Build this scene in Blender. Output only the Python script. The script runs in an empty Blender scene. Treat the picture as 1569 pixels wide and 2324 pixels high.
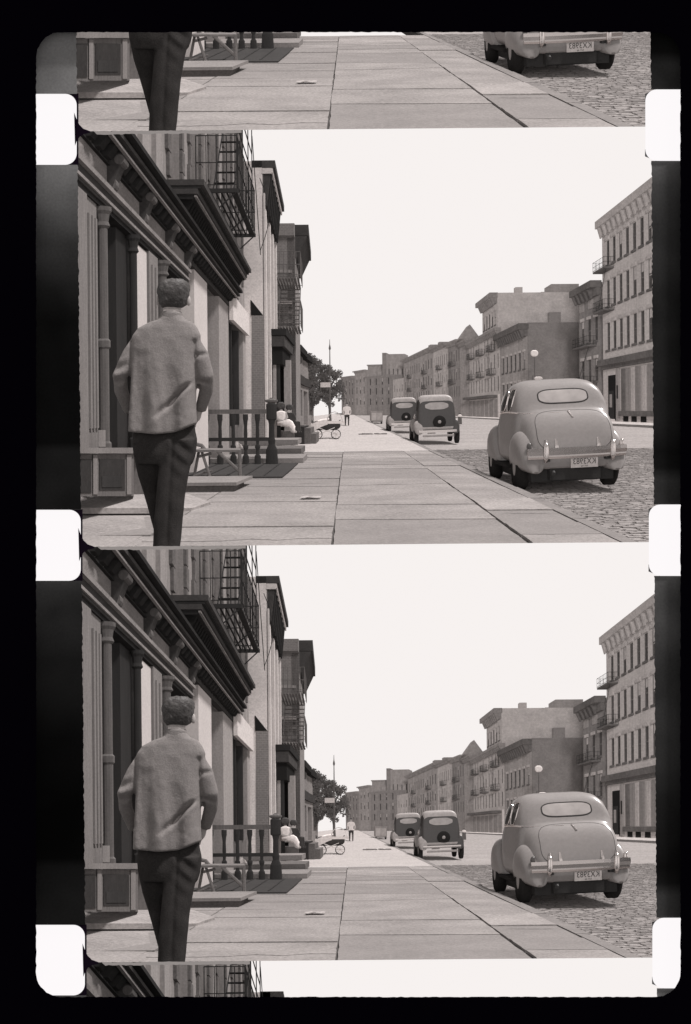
import bpy, bmesh, math, random
from mathutils import Vector, Matrix
from mathutils.bvhtree import BVHTree
from mathutils.geometry import tessellate_polygon

# ------------------------------------------------------------------ camera, sky, sun, exposure
SC = bpy.context.scene
COL = SC.collection
PX = 0.003                                   # metres of the installation per reference pixel (1569 wide)
W_PX, H_PX = 1569.0, 2324.0
cam_d = bpy.data.cameras.new('camera'); cam = bpy.data.objects.new('camera', cam_d); COL.objects.link(cam)
cam_d.type = 'ORTHO'; cam_d.ortho_scale = H_PX*PX
cam_d.clip_start = 0.1; cam_d.clip_end = 400
cam.location = (0, -40, 0); cam.rotation_euler = (math.radians(90), 0, 0)
SC.camera = cam
wd = bpy.data.worlds.new('World'); SC.world = wd; wd.use_nodes = True
bg = wd.node_tree.nodes['Background']
# hazy sky: bright horizon, overhead dimmed to cut fill light, dark ground tone below
_N, _L = wd.node_tree.nodes, wd.node_tree.links
_tc = _N.new('ShaderNodeTexCoord'); _sp = _N.new('ShaderNodeSeparateXYZ'); _L.new(_tc.outputs['Generated'], _sp.inputs[0])
_cr = _N.new('ShaderNodeValToRGB'); _mr = _N.new('ShaderNodeMapRange'); _mr.inputs[1].default_value = -1; _L.new(_sp.outputs[2], _mr.inputs[0]); _L.new(_mr.outputs[0], _cr.inputs[0])
_e = _cr.color_ramp.elements
_e[0].position = .0; _e[0].color = (.05, .048, .047, 1); _e[1].position = 1.0; _e[1].color = (.42, .405, .40, 1)
for _p, _c in ((.30, .06), (.46, .93), (.54, .93), (.66, .52)): _x = _e.new(_p); _x.color = (_c, _c*.952, _c*.935, 1)
_L.new(_cr.outputs[0], bg.inputs[0]); bg.inputs[1].default_value = 1.0
sun_d = bpy.data.lights.new('sun', 'SUN'); sun = bpy.data.objects.new('sun', sun_d); COL.objects.link(sun)
sun_d.energy = 5.0; sun_d.angle = math.radians(7); sun_d.color = (1.0, 0.96, 0.95)
sun.rotation_euler = Vector((-0.36, 0.20, -0.91)).to_track_quat('-Z', 'Y').to_euler()
SC.view_settings.view_transform = 'Standard'; SC.view_settings.look = 'None'
SC.view_settings.exposure = 0.0; SC.view_settings.gamma = 1.0; SC.view_settings.use_curve_mapping = False
SC.render.filter_size = 2.1
SC.cycles.max_bounces = 5; SC.cycles.diffuse_bounces = 3

# ------------------------------------------------------------------ the street's own space (metres) and its relief
# Each picture on the strip is a deep relief of the street: X to the right, H up, Z along the street.
F, UV0, VV0, EYE, ROLL = 2400.0, 790.0, 935.0, 1.0, 0.0085
ZN, DEPTH = 5.5, 4.4
PITCH_U, PITCH_V = 9.5, 943.0
def unroll(u, v):
    du, dv = u-UV0, v-VV0
    return du-ROLL*dv, dv+ROLL*du
def at(u, v, Z):
    a, b = unroll(u, v)
    return (a*Z/F, EYE-b*Z/F, Z)
def gz(u, v, h=0.0):                         # distance at which the ground of height h is seen there
    return (EYE-h)*F/unroll(u, v)[1]
def relief(p):
    X, H, Z = p
    a, b = F*X/Z, F*(EYE-H)/Z
    return ((a+ROLL*b)*PX, DEPTH*(1-ZN/Z), -(b-ROLL*a)*PX)
def strip_pt(u, v, y=0.0):                   # a point on the strip itself
    return ((u-W_PX/2)*PX, y, (H_PX/2-v)*PX)
def origin(k):
    x, _, z = strip_pt(UV0+PITCH_U*(k-1), VV0+PITCH_V*(k-1))
    return Vector((x, DEPTH*(3-k)+0.05, z))
CLIP = {0: (40, 301), 1: (-642, 301), 2: (-642, 301), 3: (-642, -500)}
CU = (-1000.0, 1060.0)

# ------------------------------------------------------------------ materials
MATS = {}
TONE = (1.0, .925, .895)
GRAIN = {'car_paint': .02, 'chrome': .0, 'car_glass': .0, 'car_glass_dark': .0, 'sedan_paint': .03, 'shade_blind': .05}
def new_mat(name):
    m = bpy.data.materials.new(name); m.use_nodes = True
    return m, m.node_tree, m.node_tree.nodes['Principled BSDF']
def mat(name, val, rough=0.8, spec=0.3, var=0.25, scale=3.0, fine=40.0, metal=0.0, bump=0.0, streak=False, coat=0.0):
    m, nt, b = new_mat(name)
    N, L = nt.nodes, nt.links
    at_ = N.new('ShaderNodeAttribute'); at_.attribute_name = 'street'
    vec = at_.outputs['Vector']
    if streak:
        mp = N.new('ShaderNodeMapping'); mp.inputs['Scale'].default_value = (1, 0.12, 1)
        L.new(vec, mp.inputs[0]); vec = mp.outputs[0]
    n1 = N.new('ShaderNodeTexNoise'); n1.inputs['Scale'].default_value = scale; n1.inputs['Detail'].default_value = 5
    n2 = N.new('ShaderNodeTexNoise'); n2.inputs['Scale'].default_value = fine; n2.inputs['Detail'].default_value = 3
    L.new(vec, n1.inputs['Vector']); L.new(vec, n2.inputs['Vector'])
    mx = N.new('ShaderNodeMath'); mx.operation = 'ADD'
    L.new(n1.outputs[0], mx.inputs[0]); L.new(n2.outputs[0], mx.inputs[1])
    r = N.new('ShaderNodeMapRange'); r.inputs[1].default_value = 0.6; r.inputs[2].default_value = 1.4
    r.inputs[3].default_value = val*(1-var); r.inputs[4].default_value = val*(1+var)
    L.new(mx.outputs[0], r.inputs[0])
    ge = N.new('ShaderNodeTexCoord'); n3 = N.new('ShaderNodeTexNoise'); n3.inputs['Scale'].default_value = 75; n3.inputs['Detail'].default_value = 1
    L.new(ge.outputs['Object'], n3.inputs['Vector'])
    r3 = N.new('ShaderNodeMapRange'); r3.inputs[1].default_value = .3; r3.inputs[2].default_value = .7; r3.inputs[3].default_value = 1-GRAIN.get(name, .09); r3.inputs[4].default_value = 1+GRAIN.get(name, .09); L.new(n3.outputs[0], r3.inputs[0])
    m3 = N.new('ShaderNodeMath'); m3.operation = 'MULTIPLY'; L.new(r.outputs[0], m3.inputs[0]); L.new(r3.outputs[0], m3.inputs[1]); r = m3
    tn = N.new('ShaderNodeCombineXYZ')
    for i_, k_ in enumerate(TONE):
        q_ = N.new('ShaderNodeMath'); q_.operation = 'MULTIPLY'; q_.inputs[1].default_value = k_; L.new(r.outputs[0], q_.inputs[0]); L.new(q_.outputs[0], tn.inputs[i_])
    L.new(tn.outputs[0], b.inputs['Base Color'])
    b.inputs['Roughness'].default_value = rough; b.inputs['Specular IOR Level'].default_value = spec
    b.inputs['Metallic'].default_value = metal
    b.inputs['Coat Weight'].default_value = coat; b.inputs['Coat Roughness'].default_value = 0.15
    if bump:
        bp = N.new('ShaderNodeBump'); bp.inputs['Strength'].default_value = bump; bp.inputs['Distance'].default_value = 0.01
        L.new(n2.outputs[0], bp.inputs['Height']); L.new(bp.outputs[0], b.inputs['Normal'])
    MATS[name] = m
    return m
def brick_mat(name, val, mortar, scale):
    m, nt, b = new_mat(name); N, L = nt.nodes, nt.links
    a = N.new('ShaderNodeAttribute'); a.attribute_name = 'street'
    sx = N.new('ShaderNodeSeparateXYZ'); L.new(a.outputs['Vector'], sx.inputs[0])
    ad = N.new('ShaderNodeMath'); ad.operation = 'ADD'; L.new(sx.outputs[0], ad.inputs[0]); L.new(sx.outputs[2], ad.inputs[1])
    cb = N.new('ShaderNodeCombineXYZ'); L.new(ad.outputs[0], cb.inputs[0]); L.new(sx.outputs[1], cb.inputs[1])
    t = N.new('ShaderNodeTexBrick'); t.inputs['Scale'].default_value = scale
    t.inputs['Color1'].default_value = tuple(val*k for k in TONE)+(1,); t.inputs['Color2'].default_value = tuple(val*.9*k for k in TONE)+(1,)
    t.inputs['Mortar'].default_value = tuple(mortar*k for k in TONE)+(1,); t.inputs['Mortar Size'].default_value = 0.03
    L.new(cb.outputs[0], t.inputs['Vector'])
    n = N.new('ShaderNodeTexNoise'); n.inputs['Scale'].default_value = 0.9; n.inputs['Detail'].default_value = 6
    L.new(a.outputs['Vector'], n.inputs['Vector'])
    r = N.new('ShaderNodeMapRange'); r.inputs[1].default_value = .3; r.inputs[2].default_value = .7
    r.inputs[3].default_value = .86; r.inputs[4].default_value = 1.1; L.new(n.outputs[0], r.inputs[0])
    ge = N.new('ShaderNodeTexCoord'); n3 = N.new('ShaderNodeTexNoise'); n3.inputs['Scale'].default_value = 75; n3.inputs['Detail'].default_value = 1
    L.new(ge.outputs['Object'], n3.inputs['Vector'])
    r3 = N.new('ShaderNodeMapRange'); r3.inputs[1].default_value = .3; r3.inputs[2].default_value = .7; r3.inputs[3].default_value = 1-GRAIN.get(name, .09); r3.inputs[4].default_value = 1+GRAIN.get(name, .09); L.new(n3.outputs[0], r3.inputs[0])
    m3 = N.new('ShaderNodeMath'); m3.operation = 'MULTIPLY'; L.new(r.outputs[0], m3.inputs[0]); L.new(r3.outputs[0], m3.inputs[1]); r = m3
    mu = N.new('ShaderNodeVectorMath'); mu.operation = 'SCALE'
    L.new(t.outputs['Color'], mu.inputs[0]); L.new(r.outputs[0], mu.inputs['Scale'])
    L.new(mu.outputs[0], b.inputs['Base Color']); b.inputs['Roughness'].default_value = .9
    MATS[name] = m
    return m
mat('flagstone', .245, .85, .25, .34, 1.3, 26, bump=.35)
mat('flagstone_pale', .28, .85, .25, .34, 1.3, 26, bump=.35)
mat('flagstone_dark', .21, .85, .25, .18, 1.6, 22, bump=.25)
mat('cobble_bed', .13, .95, .1, .3)
mat('joint', .07, .95, .1, .3)
mat('kerb_granite', .19, .8, .3, .25, 3, 30)
mat('cobble', .25, .75, .35, .35, 1.1, 9, bump=.3)
mat('road_sheet', .28, .8, .3, .2, .35, 5)
mat('far_pavement', .38, .8, .3, .12, .4, 5)
mat('paint_pale', .19, .7, .3, .22, 2, 25, streak=True)
mat('paint_mid', .12, .7, .3, .3, 2, 25, streak=True)
mat('paint_dark', .02, .6, .4, .4, 2, 25, streak=True)
mat('cornice_dark', .016, .7, .3, .5, 3, 25)
mat('cornice_mid', .05, .7, .3, .4, 3, 25)
mat('frieze', .22, .8, .2, .3, 2, 25)
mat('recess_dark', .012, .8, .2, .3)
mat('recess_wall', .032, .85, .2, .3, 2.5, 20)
mat('shade_blind', .55, .8, .2, .08, 1, 20)
mat('upper_wall', .27, .85, .2, .25, 1.5, 20, streak=True)
mat('quoin', .13, .85, .2, .35, 3, 20)
mat('iron', .02, .55, .4, .4)
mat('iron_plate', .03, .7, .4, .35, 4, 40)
mat('glass_dark', .02, .2, .3, .4, .8, 8)
mat('glass_grey', .07, .25, .3, .5, .5, 6)
mat('sign_white', .62, .7, .3, .08)
mat('stucco_pale', .30, .85, .2, .15, 1, 14, streak=True)
mat('trim_white', .58, .8, .2, .12)
mat('right_pale', .47, .85, .2, .14, .35, 3, streak=True)
mat('right_trim', .42, .85, .2, .2, .4, 3)
mat('right_dark_trim', .13, .8, .2, .3, .4, 3)
mat('row_pale', .43, .85, .2, .2, .25, 2, streak=True)
mat('row_mid', .31, .85, .2, .2, .25, 2, streak=True)
mat('row_dark', .24, .85, .2, .2, .25, 2, streak=True)
mat('row_roof', .26, .85, .2, .2, .25, 2)
mat('far_window', .085, .5, .1, .35, .3, 2)
mat('far_blind', .42, .6, .3, .2, .3, 2)
brick_mat('brick_dark', .21, .24, 2.2)
brick_mat('brick_tall', .46, .50, 1.5)
brick_mat('brick_pier', .72, .76, 6.0)
brick_mat('brick_left', .20, .25, 4.0)
mat('jacket', .21, .9, .15, .12, 7, 120, bump=.25)
mat('trousers', .036, .95, .1, .3, 9, 130, bump=.3)
mat('skin', .42, .6, .3, .1, 6, 40)
mat('hair', .06, .55, .4, .55, 9, 90, bump=.35)
mat('shirt', .6, .8, .2, .05)
mat('shoe', .03, .4, .5, .3)
mat('car_paint', .26, .36, .5, .10, 1.5, 20, coat=.6)
mat('car_roof', .36, .4, .5, .06, 1.5, 20, coat=.2)
mat('chrome', .72, .18, .5, .06, metal=1.0)
mat('rubber', .018, .85, .2, .4)
mat('plate_pale', .42, .6, .3, .1)
mat('plate_ink', .05, .6, .3, .1)
mat('car_glass', .40, .08, .7, .25, 1.3, 6)
mat('car_glass_dark', .06, .08, .7, .4, 1.3, 6)
mat('lamp_red', .08, .25, .5, .1)
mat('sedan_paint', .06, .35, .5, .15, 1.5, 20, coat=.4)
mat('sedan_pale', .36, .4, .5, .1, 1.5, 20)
mat('leaf', .12, .7, .3, .55, 1.2, 6)
mat('bark', .09, .9, .1, .4)
mat('cloth_white', .78, .85, .2, .06)
mat('cloth_dark', .05, .85, .2, .3)
mat('wood_pale', .15, .7, .3, .3, 4, 30)
mat('stone_step', .2, .8, .3, .2, 3, 30)
mat('stone_step_dark', .12, .85, .2, .3, 3, 30)
mat('paper_grey', .36, .8, .2, .1)
mat('globe_white', .85, .4, .4, .02)

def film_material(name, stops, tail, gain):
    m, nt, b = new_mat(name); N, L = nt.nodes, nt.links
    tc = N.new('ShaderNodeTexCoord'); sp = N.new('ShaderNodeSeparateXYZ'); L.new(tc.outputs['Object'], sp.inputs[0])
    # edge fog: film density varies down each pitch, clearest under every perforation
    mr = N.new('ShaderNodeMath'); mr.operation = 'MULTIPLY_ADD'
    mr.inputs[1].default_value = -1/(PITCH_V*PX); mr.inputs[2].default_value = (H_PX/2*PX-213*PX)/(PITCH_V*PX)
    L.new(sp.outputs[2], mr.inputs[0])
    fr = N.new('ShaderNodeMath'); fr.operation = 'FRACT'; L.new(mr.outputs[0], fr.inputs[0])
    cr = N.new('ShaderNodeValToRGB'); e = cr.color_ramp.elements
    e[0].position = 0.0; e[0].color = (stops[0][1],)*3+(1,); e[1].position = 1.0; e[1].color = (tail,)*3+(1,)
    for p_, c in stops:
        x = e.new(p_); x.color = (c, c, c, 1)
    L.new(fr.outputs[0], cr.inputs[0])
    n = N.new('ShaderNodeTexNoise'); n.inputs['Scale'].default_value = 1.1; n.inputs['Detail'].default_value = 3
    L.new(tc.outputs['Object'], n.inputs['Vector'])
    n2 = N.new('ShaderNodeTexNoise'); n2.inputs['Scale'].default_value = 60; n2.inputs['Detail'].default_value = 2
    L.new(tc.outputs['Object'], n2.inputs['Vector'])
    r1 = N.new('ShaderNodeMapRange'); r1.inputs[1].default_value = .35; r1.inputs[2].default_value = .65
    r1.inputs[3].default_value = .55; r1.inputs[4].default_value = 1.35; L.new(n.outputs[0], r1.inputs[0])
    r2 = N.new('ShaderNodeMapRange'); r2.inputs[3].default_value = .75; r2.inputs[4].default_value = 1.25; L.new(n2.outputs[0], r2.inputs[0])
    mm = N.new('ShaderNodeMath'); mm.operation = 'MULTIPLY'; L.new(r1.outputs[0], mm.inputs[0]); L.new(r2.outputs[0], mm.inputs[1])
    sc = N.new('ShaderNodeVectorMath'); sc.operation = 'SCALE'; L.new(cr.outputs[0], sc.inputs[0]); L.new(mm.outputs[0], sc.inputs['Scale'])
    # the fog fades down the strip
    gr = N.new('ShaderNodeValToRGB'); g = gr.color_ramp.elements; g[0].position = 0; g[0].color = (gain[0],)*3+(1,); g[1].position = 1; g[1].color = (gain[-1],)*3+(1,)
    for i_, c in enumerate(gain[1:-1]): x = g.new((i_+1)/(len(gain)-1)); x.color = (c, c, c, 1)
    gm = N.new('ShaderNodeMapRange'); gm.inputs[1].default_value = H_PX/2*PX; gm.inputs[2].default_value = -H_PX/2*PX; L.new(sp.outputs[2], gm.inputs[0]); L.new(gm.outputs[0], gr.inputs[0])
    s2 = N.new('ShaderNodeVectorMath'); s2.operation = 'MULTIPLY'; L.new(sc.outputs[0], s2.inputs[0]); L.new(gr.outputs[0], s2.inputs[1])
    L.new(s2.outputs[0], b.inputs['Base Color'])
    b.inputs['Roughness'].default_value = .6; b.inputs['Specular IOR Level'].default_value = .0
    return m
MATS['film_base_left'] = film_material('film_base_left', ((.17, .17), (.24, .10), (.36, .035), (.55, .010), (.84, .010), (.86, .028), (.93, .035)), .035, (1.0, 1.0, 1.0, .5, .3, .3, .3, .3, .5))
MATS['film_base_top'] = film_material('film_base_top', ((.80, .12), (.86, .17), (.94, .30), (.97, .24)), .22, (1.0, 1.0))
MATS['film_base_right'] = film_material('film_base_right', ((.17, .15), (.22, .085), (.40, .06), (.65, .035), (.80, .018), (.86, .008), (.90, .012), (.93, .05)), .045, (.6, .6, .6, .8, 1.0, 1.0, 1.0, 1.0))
m, nt, b = new_mat('gate_black'); b.inputs['Base Color'].default_value = (.0012, .0008, .002, 1)
b.inputs['Roughness'].default_value = 1; b.inputs['Specular IOR Level'].default_value = 0; MATS['gate_black'] = m
m, nt, b = new_mat('film_black'); b.inputs['Base Color'].default_value = (.008, .005, .010, 1)
b.inputs['Roughness'].default_value = 1; b.inputs['Specular IOR Level'].default_value = 0; MATS['film_black'] = m
m, nt, b = new_mat('film_line'); b.inputs['Base Color'].default_value = (.36, .34, .33, 1)
b.inputs['Roughness'].default_value = .8; b.inputs['Specular IOR Level'].default_value = .1; MATS['film_line'] = m
m, nt, b = new_mat('light_table'); b.inputs['Base Color'].default_value = (.02, .02, .02, 1); b.inputs['Specular IOR Level'].default_value = 0
b.inputs['Emission Color'].default_value = (1, .965, .975, 1); b.inputs['Emission Strength'].default_value = .97; MATS['light_table'] = m

# ------------------------------------------------------------------ mesh building in street space
class MB:
    def __init__(self): self.v, self.f = [], []
    def add(self, vs, fs):
        o = len(self.v); self.v += [tuple(p) for p in vs]; self.f += [tuple(i+o for i in q) for q in fs]; return self
    def poly(self, pts): return self.add(pts, [tuple(range(len(pts)))])
    def hexa(self, a):      # 8 corners: 0-3 one face, 4-7 the opposite one
        return self.add(a, [(0,1,2,3),(7,6,5,4),(0,4,5,1),(1,5,6,2),(2,6,7,3),(3,7,4,0)])
    def box(self, x0, x1, h0, h1, z0, z1):
        return self.hexa([(x0,h0,z0),(x1,h0,z0),(x1,h1,z0),(x0,h1,z0),(x0,h0,z1),(x1,h0,z1),(x1,h1,z1),(x0,h1,z1)])
    def face_box(self, u0, u1, v0, v1, Z, t):      # a block seen face-on, t metres thick
        a, b = at(u0, v1, Z), at(u1, v0, Z)
        return self.box(a[0], b[0], a[1], b[1], Z, Z+t)
    def obox(self, fr, s0, s1, h0, h1, o0, o1, o2=None, o3=None):     # along a facade: run s, height h, offset outwards o
        o2 = o0 if o2 is None else o2; o3 = o1 if o3 is None else o3
        return self.hexa([fr(s0,h0,o0),fr(s0,h0,o1),fr(s0,h1,o3),fr(s0,h1,o2),fr(s1,h0,o0),fr(s1,h0,o1),fr(s1,h1,o3),fr(s1,h1,o2)])
    def prism(self, pts, h0, h1):
        n = len(pts)
        vs = [(x,h0,z) for x,z in pts]+[(x,h1,z) for x,z in pts]
        return self.add(vs, [tuple(range(n)), tuple(range(2*n-1,n-1,-1))]+[(i,(i+1)%n,n+(i+1)%n,n+i) for i in range(n)])
    def loft(self, rings, cap=True):
        n = len(rings[0]); vs = [p for r in rings for p in r]; fs = []
        for i in range(len(rings)-1):
            for j in range(n):
                fs.append((i*n+j, i*n+(j+1)%n, (i+1)*n+(j+1)%n, (i+1)*n+j))
        if cap: fs += [tuple(range(n-1,-1,-1)), tuple((len(rings)-1)*n+j for j in range(n))]
        return self.add(vs, fs)
    def tube(self, pts, rad, n=8):
        pts = [Vector(p) for p in pts]
        if not hasattr(rad, '__len__'): rad = [rad]*len(pts)
        rings = []
        for i, p in enumerate(pts):
            d = (pts[min(i+1,len(pts)-1)]-pts[max(i-1,0)]).normalized()
            a = d.cross(Vector((0,0,1)) if abs(d.z) < .9 else Vector((1,0,0))).normalized(); b_ = d.cross(a)
            rings.append([tuple(p+rad[i]*(a*math.cos(2*math.pi*j/n)+b_*math.sin(2*math.pi*j/n))) for j in range(n)])
        return self.loft(rings)
    def lathe(self, c, prof, n=10):        # turned about the vertical: prof of (height, radius)
        return self.loft([[(c[0]+r*math.cos(2*math.pi*j/n), c[1]+h, c[2]+r*math.sin(2*math.pi*j/n)) for j in range(n)] for h, r in prof])
    def lathe_x(self, c, prof, n=20):      # turned about the sideways axis: prof of (x, radius)
        return self.loft([[(c[0]+x, c[1]+r*math.cos(2*math.pi*j/n), c[2]+r*math.sin(2*math.pi*j/n)) for j in range(n)] for x, r in prof])
    def ellipsoid(self, c, r, n=16, m=10):
        return self.loft([[(c[0]+r[0]*math.sin(math.pi*i/m)*math.cos(2*math.pi*j/n), c[1]+r[1]*math.cos(math.pi*i/m), c[2]+r[2]*math.sin(math.pi*i/m)*math.sin(2*math.pi*j/n))
                           for j in range(n)] for i in range(1, m)])
    def grid(self, fn, nu, nv):
        vs = [fn(i/nu, j/nv) for j in range(nv+1) for i in range(nu+1)]
        return self.add(vs, [(j*(nu+1)+i, j*(nu+1)+i+1, (j+1)*(nu+1)+i+1, (j+1)*(nu+1)+i) for j in range(nv) for i in range(nu)])
    def xf(self, fn): self.v = [tuple(fn(p)) for p in self.v]; return self
    def bvh(self): return BVHTree.FromPolygons(self.v, self.f)

def remeshed(mb, voxel, smooth=4):
    me = bpy.data.meshes.new('tmp'); me.from_pydata(mb.v, [], mb.f); me.update()
    o = bpy.data.objects.new('tmp', me); COL.objects.link(o)
    md = o.modifiers.new('r', 'REMESH'); md.mode = 'VOXEL'; md.voxel_size = voxel
    if smooth:
        sm = o.modifiers.new('s', 'SMOOTH'); sm.iterations = smooth; sm.factor = .5
    ev = o.evaluated_get(bpy.context.evaluated_depsgraph_get()); em = ev.to_mesh()
    r = MB(); r.v = [tuple(v.co) for v in em.vertices]; r.f = [tuple(p.vertices) for p in em.polygons]
    ev.to_mesh_clear(); bpy.data.objects.remove(o); bpy.data.meshes.remove(me)
    return r
def text_mesh(body, size):
    cu = bpy.data.curves.new('tmp', 'FONT'); cu.body = body; cu.size = size; cu.align_x = 'CENTER'; cu.align_y = 'CENTER'; cu.resolution_u = 3
    o = bpy.data.objects.new('tmp', cu); COL.objects.link(o)
    ev = o.evaluated_get(bpy.context.evaluated_depsgraph_get()); em = ev.to_mesh()
    r = MB(); r.v = [tuple(v.co) for v in em.vertices]; r.f = [tuple(p.vertices) for p in em.polygons]
    ev.to_mesh_clear(); bpy.data.objects.remove(o); bpy.data.curves.remove(cu)
    return r

# ------------------------------------------------------------------ things, parts and how they go into the pictures
SUFFIX = {0: 'in the cut-off top frame', 1: 'in the upper full frame', 2: 'in the lower full frame', 3: 'in the cut-off bottom frame'}
class Part:
    def __init__(s, name, mb, mt, parent, label, smooth, stuff):
        s.name, s.mb, s.mt, s.parent, s.label, s.smooth, s.stuff, s.cache = name, mb, mt, parent, label, smooth, stuff, {}
class Thing:
    all = []
    def __init__(s, name, label, cat=None, base=(0,0,20), kind=None, frames=(0,1,2,3), shift=None, group=None):
        s.name, s.label, s.cat, s.base, s.kind, s.frames, s.shift, s.group, s.parts, s.root = name, label, cat, base, kind, frames, shift or {}, group, [], None
        Thing.all.append(s)
    def part(s, name, mb, mt, parent=None, label=None, smooth=False, stuff=False):
        p = Part(name, mb, mt, parent, label, smooth, stuff); s.parts.append(p); return p
GROUPS = {'parked_car': 'cars parked along the kerb', 'parked_sedan': 'cars parked along the kerb', 'fire_escape': 'iron fire escapes on the house fronts', 'person': 'people out on the sidewalk',
          'street_lamp': 'globe street lamps', 'rowhouse': 'houses in the far row', 'gabled_house': 'houses in the far row', 'dark_rowhouse': 'houses in the far row', 'streaked_rowhouse': 'houses in the far row',
          'long_rowhouse': 'houses in the far row', 'low_shop': 'low shops on the left'}
def clip_mesh(p, key):
    if key in p.cache: return p.cache[key]
    lo, hi = key
    planes = [(( F,0,-CU[0]), 0.0), ((-F,0,CU[1]), 0.0), ((0,-F,-lo), -F*EYE), ((0,F,hi), F*EYE), ((0,0,1), 5.6)]
    # keep where n.p >= d
    bm = bmesh.new(); vs = [bm.verts.new(v) for v in p.mb.v]
    for q in p.mb.f:
        try: bm.faces.new([vs[i] for i in q])
        except ValueError: pass
    for n, d in planes:
        n = Vector(n); ds = [n.dot(v.co)-d for v in bm.verts]
        if not ds: break
        if max(ds) <= 0: bm.clear(); break
        if min(ds) < 0:
            bmesh.ops.bisect_plane(bm, geom=bm.verts[:]+bm.edges[:]+bm.faces[:], plane_co=n*(d/n.dot(n)), plane_no=-n, clear_outer=True, dist=1e-6)
    me = None
    if bm.faces:
        bmesh.ops.triangulate(bm, faces=[f for f in bm.faces if len(f.verts) > 4])
        me = bpy.data.meshes.new(p.name); bm.to_mesh(me)
        st = [c for v in me.vertices for c in v.co]
        a = me.attributes.new('street', 'FLOAT_VECTOR', 'POINT'); a.data.foreach_set('vector', st)
        co = [c for v in me.vertices for c in relief(v.co)]
        me.vertices.foreach_set('co', co)
        me.materials.append(MATS[p.mt])
        if p.smooth: me.polygons.foreach_set('use_smooth', [True]*len(me.polygons))
        me.update()
    bm.free(); p.cache[key] = me
    return me
SEEN = {0: (83, 301), 1: (-642, 301), 2: (-642, 301), 3: (-642, -562)}
def seen(me, k):
    if me is None: return False
    lo, hi = SEEN[k]; zs = [-v.co.z/PX for v in me.vertices]; xs = [v.co.x/PX for v in me.vertices]
    return min(zs) < hi and max(zs) > lo and max(xs) > -606 and min(xs) < 692
def place(t, k):
    if k not in t.frames: return
    o0 = origin(k); sh = t.shift.get(k, (0, 0)); o0 = o0+Vector((sh[0]*PX, 0, -sh[1]*PX))
    todo = [(p, clip_mesh(p, CLIP[k])) for p in t.parts]
    todo = [(p, m) for p, m in todo if seen(m, k)]
    if not todo: return
    label = t.label+' '+SUFFIX[k]
    if len(label.split()) > 16: print('LONG', len(label.split()), label)
    objs = {}
    single = len(t.parts) == 1 or t.kind == 'structure'
    root = None
    if not single:
        bx, bh, bz = t.base
        root = bpy.data.objects.new(t.name, None); root.empty_display_size = .05
        root.location = o0+Vector(relief(t.base)); COL.objects.link(root)
    for p, m in todo:
        o = bpy.data.objects.new(p.name, m); COL.objects.link(o)
        par = objs.get(p.parent) or root
        if root is None and p is not t.parts[0]: par = objs.get(p.parent) or objs.get(t.parts[0])
        if par is None:
            o.location = o0
            if single: o.name = t.name; root = root if root else None; top = o
        else:
            o.parent = par
            if par is root: o.location = -Vector(relief(t.base))
        if p.label: o['label'] = p.label
        if p.stuff: o['kind'] = 'stuff'
        objs[p] = o
    top = root or objs[todo[0][0]]
    if root is None: top.name = t.name
    if t.kind: top['kind'] = t.kind
    top['label'] = label
    if t.cat: top['category'] = t.cat
    g = t.group or GROUPS.get(t.name)
    if g: top['group'] = g

rnd = random.Random(7)
# facade frames --------------------------------------------------
LX0, LSL = -2.15, -0.0208
def LF(s, h, o): return (LX0+LSL*s+o, h, s)                       # left side of the street: s is the distance along it
def frame_between(P0, P1, out):                                    # facade from P0 to P1 (X, Z); out = +1/-1 side of its normal
    d = Vector((P1[0]-P0[0], P1[1]-P0[1])); Ln = d.length; d /= Ln; n = Vector((-d.y, d.x))*out
    def fr(s, h, o): return (P0[0]+d.x*s+n.x*o, h, P0[1]+d.y*s+n.y*o)
    return fr, Ln
def wall_openings(fr, s0, s1, h0, h1, wins, inset):
    mb = MB(); S = sorted({s0, s1}|{w[0] for w in wins}|{w[1] for w in wins}); Hh = sorted({h0, h1}|{w[2] for w in wins}|{w[3] for w in wins})
    for i in range(len(S)-1):
        for j in range(len(Hh)-1):
            a, b, c, d = S[i], S[i+1], Hh[j], Hh[j+1]; ms, mh = (a+b)/2, (c+d)/2
            if any(w[0] < ms < w[1] and w[2] < mh < w[3] for w in wins): continue
            mb.poly([fr(a,c,0), fr(b,c,0), fr(b,d,0), fr(a,d,0)])
    for a, b, c, d in wins:
        for p, q in (((a,c),(b,c)), ((b,c),(b,d)), ((b,d),(a,d)), ((a,d),(a,c))):
            mb.poly([fr(p[0],p[1],0), fr(q[0],q[1],0), fr(q[0],q[1],-inset), fr(p[0],p[1],-inset)])
    return mb
def windows(t, fr, wins, inset, pane='far_window', frame='right_trim', sill=None, lintel=None, blind=.35, blindmat='far_blind', rail=True):
    for a, b, c, d in wins:
        w = t.part('window', MB().obox(fr, a, b, c, d, -inset-.05, -inset+.005), pane)
        if rail:
            m = MB(); e = (b-a)*.08; mid = (c+d)/2
            m.obox(fr, a, a+e, c, d, -inset, -inset+.06); m.obox(fr, b-e, b, c, d, -inset, -inset+.06)
            m.obox(fr, a+e, b-e, mid-e*.6, mid+e*.6, -inset, -inset+.06)
            t.part('sash', m, frame, w)
        if rnd.random() < blind:
            hh = c+(d-c)*rnd.choice((.45, .55, .7))
            t.part('blind', MB().obox(fr, a+(b-a)*.08, b-(b-a)*.08, hh, d-.02, -inset+.008, -inset+.02), blindmat, w)
        if sill: t.part('sill', MB().obox(fr, a-.12, b+.12, c-.18, c-.002, -.05, .14), sill, w)
        if lintel: t.part('lintel', MB().obox(fr, a-.15, b+.15, d+.002, d+.28, -.05, .12), lintel, w)
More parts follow.
